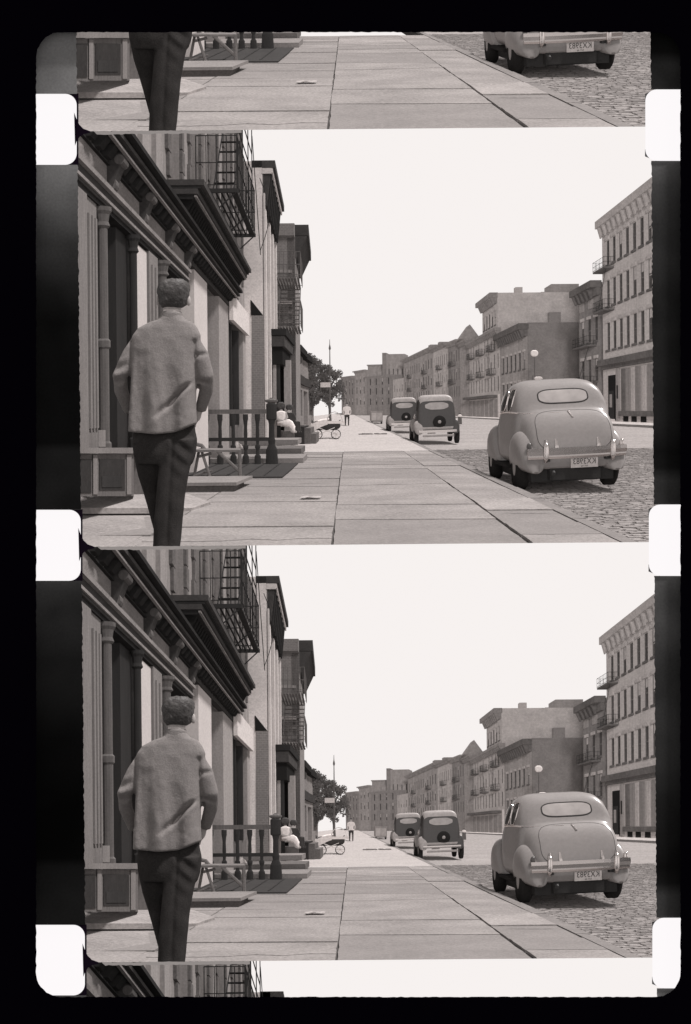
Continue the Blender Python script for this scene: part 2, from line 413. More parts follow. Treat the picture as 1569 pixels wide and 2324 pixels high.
def block(fr, L, h0, h1, depth):       # the building's mass behind its facade sheet
    return MB().obox(fr, 0.0, L, h0, h1, -depth, -.32)

# ================================================================== GROUND
def zgrid(x0, x1, h, z0, z1, nx, nz):
    return MB().grid(lambda a, b: (x0+(x1-x0)*a, h, z0*(z1/z0)**b), nx, nz)
t = Thing('sidewalk', 'broad flagstone sidewalk along the shopfronts', kind='structure', frames=(0,1,2))
t.part('sidewalk', zgrid(-8, 2.06, -.022, 5.7, 27.0, 6, 40), 'joint')
cols = [(-6.2,-4.6),(-4.6,-3.1),(-3.1,-1.62),(-1.62,-.13),(-.13,1.38),(1.38,2.05)]
rows0 = {3: [6.0,7.4,8.6,9.3,10.4,11.9,13.0,14.3,15.9], 4: [6.2,7.9,9.88,11.4,13.7,15.9], 5: [6.4,7.6,8.5,9.4,10.6,12.0,13.4,14.9,16.4]}
for ci, (x0, x1) in enumerate(cols):
    zs = list(rows0.get(ci, [6.0]))
    while zs[-1] < 26.4: zs.append(zs[-1]+rnd.uniform(1.0, 1.9))
    zs[-1] = 26.9
    for a, b in zip(zs[:-1], zs[1:]):
        g = .007; j = lambda: rnd.uniform(-.004, .004); e = rnd.uniform(-.004, .006); tl = rnd.uniform(-.006, .006)
        w = [(x0+g+j(), a+g+j()), (x1-g+j(), a+g+j()), (x1-g+j(), b-g+j()), (x0+g+j(), b-g+j())]
        n = 6                                             # worn, slightly wandering edges
        pts = []
        for i in range(4):
            p, q = w[i], w[(i+1) % 4]
            for s in range(n):
                f = s/n; k = .006 if 0 < s else 0
                pts.append((p[0]+(q[0]-p[0])*f+rnd.uniform(-k, k), p[1]+(q[1]-p[1])*f+rnd.uniform(-k, k)))
        mt_ = rnd.choice(['flagstone']*4+['flagstone_pale', 'flagstone_dark', 'flagstone_dark'])
        polys = [pts]
        if b-a > 1.1 and rnd.random() < .45:              # a crack wandering across the stone
            f0, f1 = rnd.uniform(.25, .75), rnd.uniform(.25, .75); k = 7; ln = []
            for i in range(k+1):
                q = i/k; ln.append((x0+g+(x1-x0-2*g)*q, a+(b-a)*(f0+(f1-f0)*q)+(rnd.uniform(-.05, .05) if 0 < i < k else 0)))
            front = [p for p in pts[:n+1]]+[(p[0], p[1]-.004) for p in reversed(ln)]
            back = [(p[0], p[1]+.004) for p in ln]+[p for p in pts[2*n:3*n+1]]
            polys = [front, back]
        for pp in polys:
            e2 = e+rnd.uniform(-.003, .003)
            m = MB().prism(pp, -.05, 0); m.v = [(x, h if h < -.01 else e2+tl*(x-x0), z) for x, h, z in m.v]
            t.part('paving_stone', m, mt_)
t = Thing('kerb', 'straight granite kerb beside the near parked car', kind='structure', frames=(0,1,2))
t.part('kerb', MB().box(2.052, 2.19, -.3, -.05, 5.7, 60), 'joint')
z = 5.8
while z < 42:
    L_ = rnd.uniform(1.3, 2.3); e = rnd.uniform(-.012, .008)
    t.part('kerb_stone', MB().hexa([(2.056,-.2,z+.015),(2.21+e,-.2,z+.015),(2.20+e,e*.5,z+.015),(2.056,.004,z+.015),
                                    (2.056,-.2,z+L_-.015),(2.21+e,-.2,z+L_-.015),(2.20+e,e*.5,z+L_-.015),(2.056,.004,z+L_-.015)]), 'kerb_granite')
    z += L_
t.part('kerb_stone', MB().box(2.056, 2.21, -.2, .004, z, 300), 'kerb_granite')
t = Thing('road', 'cobbled roadway running away to the far end', kind='structure', frames=(0,1,2))
t.part('road', zgrid(2.19, 19.0, -.137, 5.7, 31.0, 10, 30), 'cobble_bed')
m = MB(); z = 6.6; r = 0
while z < 30.9:
    dz = rnd.uniform(.085, .105); x = 2.225+(.08 if r % 2 else 0)
    while x < min(.40*z, 11.0):
        dx = rnd.uniform(.13, .19); e = rnd.uniform(-.008, .006); q = .010+.006*rnd.random()
        c = .0
        top = -.125+e+c
        a0, a1, b0, b1 = x+.003, x+dx-.003, z+.003, z+dz-.003
        m.add([(a0,-.18,b0),(a1,-.18,b0),(a1,-.18,b1),(a0,-.18,b1),(a0+q,top,b0+q),(a1-q,top+e*.3,b0+q),(a1-q,top,b1-q),(a0+q,top-e*.3,b1-q)],
              [(4,5,6,7),(0,1,5,4),(1,2,6,5),(2,3,7,6),(3,0,4,7)])
        x += dx
    z += dz; r += 1
t.part('cobblestones', m, 'cobble', stuff=True)
t.part('roadway', zgrid(2.19, 19.0, -.128, 30.9, 900, 14, 60), 'road_sheet', label='pale cobbled roadway in the distance')
t = Thing('pavement', 'pale far sidewalk beyond the flagstones', kind='structure', frames=(1,2))
t.part('pavement', zgrid(-9, 2.06, 0, 26.95, 900, 8, 50), 'far_pavement')
t.part('pavement_far_side', zgrid(18.6, 60, .02, 60, 900, 8, 30), 'far_pavement')
t.part('kerb_far_side', MB().box(18.4, 18.6, -.2, .025, 50, 400), 'kerb_granite')

# ================================================================== LEFT: SHOPFRONT BUILDING
t = Thing('shop_building', 'dark shopfront building with bracketed cornices on the left', 'building', base=LF(18,0,0))
wins = [(14.6,15.7,4.25,9), (16.9,18.1,4.25,9), (19.6,21.0,4.25,9), (22.6,24.2,4.25,9), (25.6,27.2,4.25,9)]
t.part('upper_wall', wall_openings(LF, 5.7, 28.2, 3.5, 11, wins, .3), 'upper_wall')
windows(t, LF, wins, .3, 'glass_grey', 'paint_mid', None, None, .9, 'stucco_pale')
for a, b, c, d in wins:                                  # toothed stone surrounds
    for i in range(14):
        h = c+i*.34; e = .30 if i % 2 else .2
        t.part('quoin', MB().obox(LF, a-e, a-.01, h, h+.32, .0, .05), 'quoin'); t.part('quoin', MB().obox(LF, b+.01, b+e, h, h+.32, .0, .05), 'quoin')
for s in (10.4, 11.3, 12.2, 13.2, 18.6):
    t.part('pilaster_strip', MB().obox(LF, s, s+.35, 3.5, 11, .0, .06), 'stucco_pale' if s > 11 else 'upper_wall')
# long cornice over the first shop
cor = t.part('long_cornice', MB().obox(LF, 5.7, 23.6, 3.56, 3.605, .0, .21), 'cornice_dark')
t.part('cornice_crown', MB().obox(LF, 5.7, 23.7, 3.606, 3.65, .0, .25), 'cornice_mid', cor)
t.part('cornice_cap', MB().obox(LF, 5.7, 23.7, 3.68, 3.73, .0, .31), 'cornice_dark', cor)
t.part('cornice_drip', MB().obox(LF, 5.7, 23.7, 3.535, 3.559, .19, .225), 'frieze', cor)
for i in range(49):
    s = 5.7+i*.36
    t.part('modillion', MB().obox(LF, s, s+.17, 3.45, 3.559, .027, .10, .027, .185), 'cornice_dark', cor)
fz = t.part('frieze_board', MB().obox(LF, 5.7, 16.3, 3.215, 3.559, -.1, .025), 'frieze')
t.part('frieze_band', MB().obox(LF, 5.7, 16.3, 3.43, 3.449, .026, .06), 'cornice_dark', fz)
t.part('dark_frieze_return', MB().obox(LF, 16.31, 23.6, 3.38, 3.559, -.1, .02), 'cornice_mid')
for s in (6.9, 8.6, 10.35, 12.15, 14.1, 16.0):
    br = t.part('bracket', MB().obox(LF, s, s+.22, 3.22, 3.558, .026, .07, .026, .20), 'cornice_mid')
    t.part('bracket_scroll', MB().loft([[LF(s-.012+.244*q, 3.49+.05*math.cos(a), .15+.05*math.sin(a)) for a in [2*math.pi*i/12 for i in range(12)]] for q in (0, 1)]), 'paint_mid', br)
    t.part('bracket_leaf', MB().loft([[LF(s+.03+.16*q, 3.27+.06*math.cos(a), .075+.035*math.sin(a)) for a in [2*math.pi*i/10 for i in range(10)]] for q in (0, 1)]), 'paint_mid', br)
ar = t.part('architrave', MB().obox(LF, 5.7, 16.4, 3.02, 3.213, -.35, .04), 'cornice_mid')
t.part('architrave_moulding', MB().obox(LF, 5.7, 16.4, 3.165, 3.212, .041, .085), 'frieze', ar)
t.part('architrave_fillet', MB().obox(LF, 5.7, 16.4, 3.05, 3.08, .041, .06), 'frieze', ar)
t.part('architrave_lip', MB().obox(LF, 5.7, 16.3, 2.98, 3.018, -.2, .02), 'cornice_dark', ar)
# second, bigger cornice
c2 = t.part('dentil_cornice', MB().obox(LF, 14.3, 23.3, 3.97, 4.04, .0, .44), 'cornice_mid')
t.part('cornice_crown', MB().obox(LF, 14.3, 23.3, 4.042, 4.08, .0, .48), 'cornice_dark', c2)
t.part('cornice_cap', MB().obox(LF, 14.28, 23.32, 4.082, 4.16, .0, .53), 'cornice_mid', c2)
t.part('cornice_fascia', MB().obox(LF, 14.4, 23.2, 3.732, 3.91, -.1, .08), 'cornice_dark', c2)
t.part('cornice_bed', MB().obox(LF, 14.35, 23.25, 3.91, 3.968, -.1, .39), 'cornice_dark', c2)
t.part('cornice_bead', MB().obox(LF, 14.32, 23.28, 3.93, 3.955, .392, .425), 'frieze', c2)
for i in range(40):
    s = 14.45+i*.22
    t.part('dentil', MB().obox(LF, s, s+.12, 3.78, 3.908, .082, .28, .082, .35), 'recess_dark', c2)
# street-level piers, columns, recesses
def pier(s0, s1, h0, h1, mtl, o=.0, flutes=0, name='pier'):
    p = t.part(name, MB().obox(LF, s0, s1, h0, h1, -.35, o), mtl)
    if flutes:
        w = (s1-s0)/(2*flutes+1)
        for i in range(flutes):
            a = s0+w*(2*i+1); t.part('flute', MB().obox(LF, a, a+w, h0+.25, h1-.15, o+.002, o+.022), mtl, p)
    return p
def colonette(s, o, h0, h1, r, mtl):
    c = LF(s, 0, o)
    col = t.part('colonette', MB().lathe(c, [(h0,r*1.35),(h0+.1,r*1.35),(h0+.12,r),(1.62,r),(1.64,r*1.3),(1.70,r*1.3),(1.72,r*.95),(h1-.2,r*.9)], 12), mtl, smooth=False)
    t.part('capital', MB().lathe(c, [(h1-.2,r*1.0),(h1-.18,r*1.4),(h1-.14,r*1.1),(h1-.07,r*1.3),(h1-.04,r*1.7),(h1,r*1.7)], 12), mtl, col)
pier(5.7, 8.1, .0, 2.978, 'paint_mid', .0); pier(8.2, 9.5, .62, 2.978, 'paint_pale', .02); pier(9.52, 9.98, .62, 2.978, 'paint_pale', .0, 3)
colonette(10.12, .03, .62, 2.978, .05, 'paint_mid')
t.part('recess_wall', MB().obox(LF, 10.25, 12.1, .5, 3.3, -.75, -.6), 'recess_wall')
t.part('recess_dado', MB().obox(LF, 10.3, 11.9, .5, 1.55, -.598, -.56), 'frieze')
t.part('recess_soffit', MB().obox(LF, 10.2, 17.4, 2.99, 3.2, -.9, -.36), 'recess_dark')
t.part('door_jamb', MB().obox(LF, 11.2, 11.84, .5, 2.978, -.5, -.06), 'paint_dark')
colonette(11.72, .03, .62, 2.978, .045, 'paint_dark')
sh = t.part('shop_window', MB().obox(LF, 11.88, 12.82, .6, 2.975, -.3, -.02), 'glass_grey')
t.part('window_blind', MB().obox(LF, 11.9, 12.8, 1.75, 2.95, -.018, -.005), 'shade_blind', sh)
t.part('window_card', MB().obox(LF, 11.9, 12.8, .62, 1.745, -.018, -.008), 'stucco_pale', sh)
pier(12.84, 13.5, .0, 2.978, 'paint_pale', .02, 2); colonette(13.72, .04, .0, 2.978, .065, 'paint_mid')
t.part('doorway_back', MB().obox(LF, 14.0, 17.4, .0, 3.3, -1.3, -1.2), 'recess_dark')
dr = t.part('shop_door', MB().obox(LF, 15.3, 17.3, .0, 2.9, -.5, -.42), 'paint_dark')
t.part('door_panel', MB().obox(LF, 15.6, 17.0, .9, 2.6, -.418, -.40), 'glass_dark', dr)
for s in (14.3, 15.0): t.part('transom_bar', MB().obox(LF, s, s+.12, 2.29, 2.97, -.3, -.2), 'paint_mid')
t.part('transom_bar', MB().obox(LF, 14.0, 16.0, 2.2, 2.28, -.3, -.2), 'paint_dark')
pier(17.4, 19.3, .0, 3.37, 'shade_blind', .0)
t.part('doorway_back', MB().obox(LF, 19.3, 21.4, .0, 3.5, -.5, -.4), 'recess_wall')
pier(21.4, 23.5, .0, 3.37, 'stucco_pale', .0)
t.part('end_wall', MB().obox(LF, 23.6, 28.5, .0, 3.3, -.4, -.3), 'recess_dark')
pier(23.52, 23.9, .0, 3.05, 'paint_dark', -.02)
w2 = t.part('shop_window', MB().obox(LF, 23.95, 27.6, .7, 3.05, -.2, -.15), 'glass_dark')
t.part('window_card', MB().obox(LF, 24.7, 25.6, .75, 2.9, -.148, -.13), 'trim_white', w2)
t.part('mullion', MB().obox(LF, 24.4, 24.55, .7, 3.05, -.148, -.02).obox(LF, 26.3, 26.5, .7, 3.05, -.148, -.02), 'paint_dark', w2)
pier(27.6, 28.5, .0, 3.3, 'stucco_pale', .0)
t.part('stall_riser', MB().obox(LF, 23.95, 27.6, .0, .7, -.2, -.05), 'paint_mid')
t.part('shop_sign', MB().obox(LF, 23.4, 28.3, 3.06, 3.62, .03, .12), 'sign_white', label='blank white fascia board')
t.part('parapet_block', MB().obox(LF, 5.7, 28.2, .0, 11, -3, -1.4), 'recess_dark')
# bulkhead under the first window, seen face-on

def bq(u, v, off=0.0):
    Z = 1/(1/8.45+(1/10.9-1/8.45)*(u-150)/154)+off; return at(u, v, Z)
def bslab(u0, u1, v0, v1, o0, o1): return MB().hexa([bq(u0,v1,o0),bq(u1,v1,o0),bq(u1,v0,o0),bq(u0,v0,o0),bq(u0,v1,o1),bq(u1,v1,o1),bq(u1,v0,o1),bq(u0,v0,o1)])
bk = t.part('bulkhead', bslab(60, 304, 1030, 1126, 0, .3), 'paint_mid')
t.part('sill', bslab(60, 308, 1016, 1029, -.14, .3), 'paint_pale', bk)
t.part('bulkhead_stile', bslab(212, 222, 1032, 1122, -.05, -.002), 'paint_pale', bk)
t.part('bulkhead_stile', bslab(288, 299, 1032, 1122, -.05, -.002), 'paint_pale', bk)
t.part('bulkhead_panel', bslab(226, 284, 1042, 1112, -.03, -.002), 'recess_wall', bk)
t.part('bulkhead_panel', bslab(160, 208, 1042, 1118, -.03, -.002), 'recess_wall', bk)
t.part('bulkhead_board', bslab(232, 278, 1080, 1106, -.05, -.032), 'paint_dark', bk)
t.part('post_base', bslab(224, 240, 976, 1014, -.10, .0), 'paint_pale', bk)

# fire escape of the shop building
t = Thing('fire_escape', 'black iron fire escape on the dark shopfront building', 'fire escape', base=LF(20,4.6,0))
def rails(fr, s0, s1, o0, o1, h, top, n, no, rad=.014):
    m = MB()
    for hh in (h+.08, (h+top)/2, top): m.tube([fr(s0,hh,o0), fr(s0,hh,o1), fr(s1,hh,o1), fr(s1,hh,o0)], rad*1.3, 5)
    for i in range(n+1): s = s0+(s1-s0)*i/n; m.tube([fr(s,h,o1), fr(s,top,o1)], rad, 4)
    for e in (s0, s1):
        for i in range(no): o = o0+(o1-o0)*i/no; m.tube([fr(e,h,o), fr(e,top,o)], rad, 4)
    return m
h = 4.72
pf = t.part('platform', MB().obox(LF, 17.6, 22.0, h-.03, h, .62, .70), 'iron')
for i in range(7): o = .05+i*.09; t.part('platform_slat', MB().obox(LF, 17.6, 22.0, h-.02, h, o, o+.03), 'iron', pf)
t.part('platform_end_bar', MB().obox(LF, 17.55, 17.6, h-.06, h+.01, 0, .72), 'iron', pf); t.part('platform_end_bar', MB().obox(LF, 22.0, 22.05, h-.06, h+.01, 0, .72), 'iron', pf)
t.part('railing', rails(LF, 17.6, 22.0, .02, .70, h, h+.9, 14, 4, .009), 'iron', pf)
for s in (17.6, 19.8, 22.0): t.part('support_bracket', MB().tube([LF(s,h-.05,.68), LF(s,h-.35,.35), LF(s,h-.6,.04)], .014, 5), 'iron', pf)
for s in (18.2, 19.4, 20.8, 21.9): t.part('hanger_rod', MB().tube([LF(s,h,.66), LF(s,h+4,.66)], .011, 5), 'iron', pf)
for hh in (5.95, 6.35): t.part('tie_bar', MB().tube([LF(18.2,hh,.66), LF(21.9,hh,.66)], .012, 5), 'iron', pf)
for o in (.25, .6): t.part('stair_stringer', MB().tube([LF(18.0,h,o), LF(21.2,h+2.6,o)], .012, 5), 'iron')
for i in range(1, 10): f = i/10; t.part('stair_tread', MB().obox(LF, 18.0+3.2*f-.05, 18.0+3.2*f+.05, h+2.6*f-.006, h+2.6*f+.006, .25, .6), 'iron')
t.part('drop_ladder', MB().tube([LF(23.6,h-.2,.72), LF(22.6,h+2.2,.62)], .009, 4), 'iron')
t.part('loop_stay', MB().tube([LF(23.5, h+1.5-.18*i, .72+.20*math.sin(math.pi*i/9)) for i in range(10)], .008, 4), 'iron')

# raised slab, low stone step, dark plate painting in the railing's shadow
t = Thing('stone_slab', 'raised stone doorstep slab beside the walking man', 'slab', base=(-2.5,0,11), frames=(0,1,2))
def sl(u, v, Z, dh): x, h, z = at(u, v, Z); return (x, h+dh, z)
top = [sl(20,1152,9.0,0), sl(436,1153,10.9,0), sl(478,1139,11.6,0), sl(430,1122,12.2,0), sl(300,1122,11.4,0), sl(20,1122,9.6,0)]
m = MB(); n = len(top); m.add(top+[(x,h-.055,z) for x,h,z in top], [tuple(range(n)), tuple(range(2*n-1,n-1,-1))]+[(i,(i+1)%n,n+(i+1)%n,n+i) for i in range(n)])
t.part('stone_slab', m, 'flagstone_pale')
t = Thing('stone_bed', 'lower stone slab under the doorstep slab', 'slab', base=(-2.5,0,9), frames=(0,1,2))
low = [sl(20,1262,7.6,0), sl(275,1244,7.9,0), sl(352,1200,9.2,0), sl(436,1168,10.95,0), sl(436,1164,11.3,0), sl(20,1164,9.3,0)]
m = MB(); n = len(low); m.add(low+[(x,h-.06,z) for x,h,z in low], [tuple(range(n)), tuple(range(2*n-1,n-1,-1))]+[(i,(i+1)%n,n+(i+1)%n,n+i) for i in range(n)])
t.part('stone_bed', m, 'flagstone')
t = Thing('stone_step', 'low stone step in front of the wooden folding chair', 'step', base=(-1.9,0,13.6), frames=(0,1,2))
a, b = at(380,1116,13.35), at(534,1116,13.35)
t.part('tread', MB().hexa([(a[0],.085,13.33),(b[0]+.02,.085,13.33),(b[0]+.02,.125,13.33),(a[0],.125,13.33),(a[0],.085,14.7),(b[0]+.10,.085,14.7),(b[0]+.10,.125,14.7),(a[0],.125,14.7)]), 'stone_step')
t.part('riser', MB().box(a[0], b[0]-.02, .0, .084, 13.4, 14.7), 'stone_step_dark')
t = Thing('railing_shadow', 'dark plate painted as the shadow below the baluster railing', 'painted shadow', base=(-1.8,0,18), frames=(0,1,2))  # flat dark plate stands in for the railing's shadow on the pavement
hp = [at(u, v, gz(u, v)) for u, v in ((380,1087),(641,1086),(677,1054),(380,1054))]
t.part('shadow_plate', MB().add([(x,.0,z) for x,_,z in hp]+[(x,.03,z) for x,_,z in hp], [(4,5,6,7),(0,1,5,4),(1,2,6,5),(2,3,7,6),(3,0,4,7)]), 'iron_plate')
m = MB()
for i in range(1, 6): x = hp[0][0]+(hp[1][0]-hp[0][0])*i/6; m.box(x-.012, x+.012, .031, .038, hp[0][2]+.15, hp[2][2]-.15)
t.part('shadow_plate_rib', m, 'iron')

# baluster railing, steps behind it
t = Thing('baluster_railing', 'dark baluster railing with a newel post beside the stoop', 'railing', base=at(560,1054,20), frames=(0,1,2))
Zr = 20.0
def fx(u): return at(u, 1000, Zr)[0]
def fh(v): return at(550, v, Zr)[1]
t.part('top_rail', MB().box(fx(440), fx(612), fh(939), fh(929), Zr-.05, Zr+.07), 'paint_mid')
t.part('bottom_rail', MB().box(fx(440), fx(612), fh(1001), fh(993), Zr-.03, Zr+.05), 'iron')
for u in (442, 470, 500, 530, 558, 585):
    x = fx(u); b0, b1 = fh(1054), fh(940); hh = b1-b0
    t.part('baluster', MB().lathe((x, b0, Zr), [(0,.06),(.16*hh,.06),(.2*hh,.035),(.28*hh,.028),(.33*hh,.05),(.37*hh,.05),(.4*hh,.028),(.6*hh,.036),(.75*hh,.03),(.86*hh,.04),(.9*hh,.05),(hh,.05)], 10), 'iron')
x = fx(617); b0, b1 = fh(1054), fh(903); hh = b1-b0
nw = t.part('newel_post', MB().lathe((x, b0, Zr), [(0,.12),(.22*hh,.105),(.3*hh,.06),(.36*hh,.07),(.4*hh,.055),(.6*hh,.05),(.66*hh,.07),(.68*hh,.10),(.9*hh,.10),(.92*hh,.07)], 12), 'iron')
t.part('newel_cap', MB().lathe((x, b0+.92*hh, Zr), [(0,.07),(.02*hh,.12),(.045*hh,.12),(.06*hh,.05),(.08*hh,.02)], 12), 'paint_mid', nw)
t = Thing('stoop', 'stone stoop steps behind the baluster railing', 'steps', base=at(640,1050,21), frames=(0,1,2))
for i, (u1, v0, v1, Z) in enumerate(((688,1040,1052,20.8), (684,1018,1032,23.5), (676,998,1010,27.0))):
    x1 = at(u1, v1, Z)[0]; h0 = at(650, v1, Z)[1]; h1 = at(650, v0, Z)[1]
    t.part('step', MB().box(-3.2, x1, h0, h1, Z, Z+2.2), 'stone_step_dark' if i == 1 else 'stone_step')
# folding chair
t = Thing('folding_chair', 'weathered wooden folding chair standing by the painted shadow', 'chair', base=at(500,1089,15.7), frames=(0,1,2))
def cq(u, v, dz=0): return at(u, v, 15.7+dz)
t.part('seat', MB().hexa([cq(440,1026),cq(547,1026),cq(547,1021),cq(440,1021),cq(455,1022,.4),cq(545,1022,.4),cq(545,1017,.4),cq(455,1017,.4)]), 'wood_pale')
t.part('leg', MB().tube([cq(544,1022,.02), cq(545,1089,.02)], .028, 6), 'wood_pale')
t.part('leg', MB().tube([cq(494,1024,.03), cq(542,1068,.03)], .026, 6), 'wood_pale')
t.part('leg', MB().tube([cq(458,1024,.1), cq(478,1086,.1)], .022, 6), 'wood_pale')
t.part('leg', MB().tube([cq(452,1022,.35), cq(440,1088,.35)], .022, 6), 'wood_pale')
t.part('stretcher', MB().tube([cq(440,1080,.2), cq(482,1068,.2)], .015, 6), 'wood_pale')
t.part('back_slat', MB().tube([cq(444,1008,.3), cq(458,1011,.3), cq(468,1024,.3)], .03, 6), 'wood_pale')
t.part('arm', MB().tube([cq(452,1036,.1), cq(480,1029,.1)], .022, 6), 'wood_pale')
# scraps of paper
def scrap(name, label, u, v, w, h, dz, seed):
    r = random.Random(seed); Z = gz(u, v); c = at(u, v, Z); t = Thing(name, label, 'paper', base=c, frames=(0,1,2))
    t.part(name, MB().grid(lambda a, b: (c[0]+(a-.5)*w+r.uniform(-.02,.02), .012+h*r.random(), Z+(b-.5)*dz+r.uniform(-.02,.02)), 5, 4), 'paper_grey')
scrap('paper_scrap', 'flat white paper scrap lying on the flagstones', 705, 1132, .22, .02, .22, 3)
t = Thing('paper_bag', 'crumpled white paper bag behind the balusters', 'bag', base=at(541,1017,20.4), frames=(0,1,2))
t.part('paper_bag', MB().lathe(at(541,1018,20.4), [(0,.05),(.02,.075),(.07,.06),(.12,.025),(.2,.03)], 7).xf(lambda p: (p[0]+.02*math.sin(40*p[1]), p[1], p[2])), 'cloth_white')

# ================================================================== LEFT: THE BUILDINGS BEYOND
def LFo(X0, Zc):                         # left-hand facade through (X0, Zc)
    return lambda s, h, o: (X0+LSL*(s-Zc)+o, h, s)
t = Thing('pale_building', 'narrow pale building with projecting cornice past the shopfronts', 'building', base=(-2.3,0,29))
g3 = LFo(-2.28, 29.0)
t.part('gable_wall', MB().box(-6, -2.30, 0, 7.9, 29.0, 29.3), 'brick_pier')
wn = [(30.0,31.0,4.6,6.6),(32.0,33.0,4.6,6.6),(34.0,35.0,4.6,6.6),(30.0,31.0,1.2,3.4),(32.0,33.0,1.2,3.4)]
t.part('front_wall', wall_openings(g3, 29.0, 36, 0, 7.6, wn, .2), 'stucco_pale')
windows(t, g3, wn, .2, 'glass_grey', 'trim_white')
for s in (29.05, 31.2, 33.2, 35.2): t.part('pilaster', MB().obox(g3, s, s+.45, 0, 6.6, .0, .07), 'trim_white')
c3 = t.part('cornice', MB().obox(g3, 29.0, 35.4, 7.72, 7.92, -.3, .34), 'cornice_mid')
t.part('cornice_edge', MB().obox(g3, 29.05, 35.4, 7.60, 7.718, .22, .27).obox(g3, 28.96, 28.99, 7.55, 7.7, -.02, .24), 'trim_white', c3)
t.part('cornice_soffit', MB().obox(g3, 29.1, 35.3, 6.7, 7.70, .0, .10, .0, .21), 'cornice_mid', c3)
for i in range(8): t.part('cornice_bracket', MB().obox(g3, 29.25+i*.78, 29.5+i*.78, 6.6, 7.6, .10, .14, .10, .24), 'cornice_dark', c3)
t.part('hood_recess', MB().hexa([at(570,716,28.9),at(598,716,28.9),at(570,681,28.9),at(569,681,28.9),at(570,716,29.0),at(598,716,29.0),at(570,681,29.0),at(569,681,29.0)]), 'recess_dark')
t.part('brick_pier', MB().hexa([at(572,1010,28.93),at(600,1010,28.93),at(600,717,28.93),at(572,717,28.93),at(572,1010,28.995),at(600,1010,28.995),at(600,717,28.995),at(572,717,28.995)]), 'brick_left')
t.part('down_pipe', MB().tube([(-2.24,0,28.9),(-2.24,7.0,28.9)], .03, 6), 'trim_white')
t = Thing('fire_escape', 'dark fire escape just past the narrow pale building', 'fire escape', base=(-2.4,3,37), frames=(1,2))
g3b = LFo(-2.45, 37.0)
for h in (3.9, 5.55):
    m = MB()
    for i in range(8): o = .05+i*.1; m.obox(g3b, 35.5, 38.6, h-.05, h, o, o+.055)
    pf = t.part('platform', m, 'right_dark_trim')
    t.part('railing', rails(g3b, 35.5, 38.6, .02, .86, h, h+.85, 9, 6, .009), 'right_dark_trim', pf)
m = MB()
for i in range(9): m.obox(g3b, 35.6+i*.3, 35.8+i*.3, 3.97+i*.18, 3.99+i*.18, .1, .8)
t.part('stair_tread', m, 'right_dark_trim')
for o in (.1, .8): t.part('stringer', MB().tube([g3b(35.6,3.9,o), g3b(38.3,5.5,o)], .016, 5), 'right_dark_trim')
t = Thing('brick_tenement', 'dark brick tenement with heavy cornice on the left', 'building', base=(-2.3,0,40), frames=(1,2))
g4 = LFo(-1.95, 40.0)
wn = [(-2.62,-2.42,5.9,6.7)]
t.part('gable_wall', MB().box(-6, -1.96, 0, 8.15, 40.0, 40.3), 'brick_left')
for v in (683, 705, 726, 741, 640, 612):
    t.part('pale_ledge', MB().hexa([at(628,v+7,39.9),at(664,v+7,39.9),at(664,v,39.9),at(628,v,39.9),at(628,v+7,39.99),at(664,v+7,39.99),at(664,v,39.99),at(628,v,39.99)]), 'trim_white' if v in (683, 741) else 'stucco_pale')
t.part('front_wall', MB().obox(g4, 40.0, 47.0, 0, 7.8, -.3, 0), 'brick_left')
c4 = t.part('cornice', MB().obox(g4, 40.0, 46.8, 7.7, 8.1, -.2, .52), 'cornice_mid')
t.part('cornice_soffit', MB().obox(g4, 40.1, 46.6, 6.9, 7.698, .0, .08, .0, .46), 'cornice_mid', c4)
t.part('chimney', MB().box(-2.62, -1.95, 7.6, 8.05, 39.4, 39.95), 'brick_left')
t = Thing('door_hood', 'dark columned door hood behind the seated woman', 'porch', base=(-2.6,0,31.5), frames=(1,2))
Z = 31.5
def hx(u): return at(u, 780, Z)[0]
hd = t.part('hood', MB().box(hx(600), hx(646), at(620,786,Z)[1], at(620,762,Z)[1], Z, Z+5), 'cornice_mid')
t.part('hood_crown', MB().box(hx(600), hx(650), at(620,761,Z)[1], at(620,747,Z)[1], Z-.1, Z+5.1), 'cornice_dark', hd)
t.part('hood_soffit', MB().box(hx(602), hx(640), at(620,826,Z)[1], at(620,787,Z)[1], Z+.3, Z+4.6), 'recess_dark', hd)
for u, mtl in ((607,'paint_dark'), (620,'stucco_pale'), (628,'paint_dark')):
    x = hx(u); t.part('column', MB().lathe((x,0,Z+.6), [(0,.1),(.2,.1),(.22,.07),(2.5,.06),(2.52,.1),(2.7,.1)], 10), mtl)
t.part('door', MB().box(hx(604), hx(634), 0, 2.6, Z+3.4, Z+3.5), 'recess_dark')
t.part('pale_pier', MB().box(hx(636), hx(652), 0, 2.65, Z+1.8, Z+2.2), 'stucco_pale')
lowb = [('low_shop','low dark shop with a pale fascia past the door hood',655,672,790,48,56,'row_dark'), ('low_shop','low brick shop just before the leafy street tree',672,688,782,56,63,'brick_left'),
        ('corner_shop','small dark corner shop under the leafy street tree',686,712,801,63,74,'row_dark')]
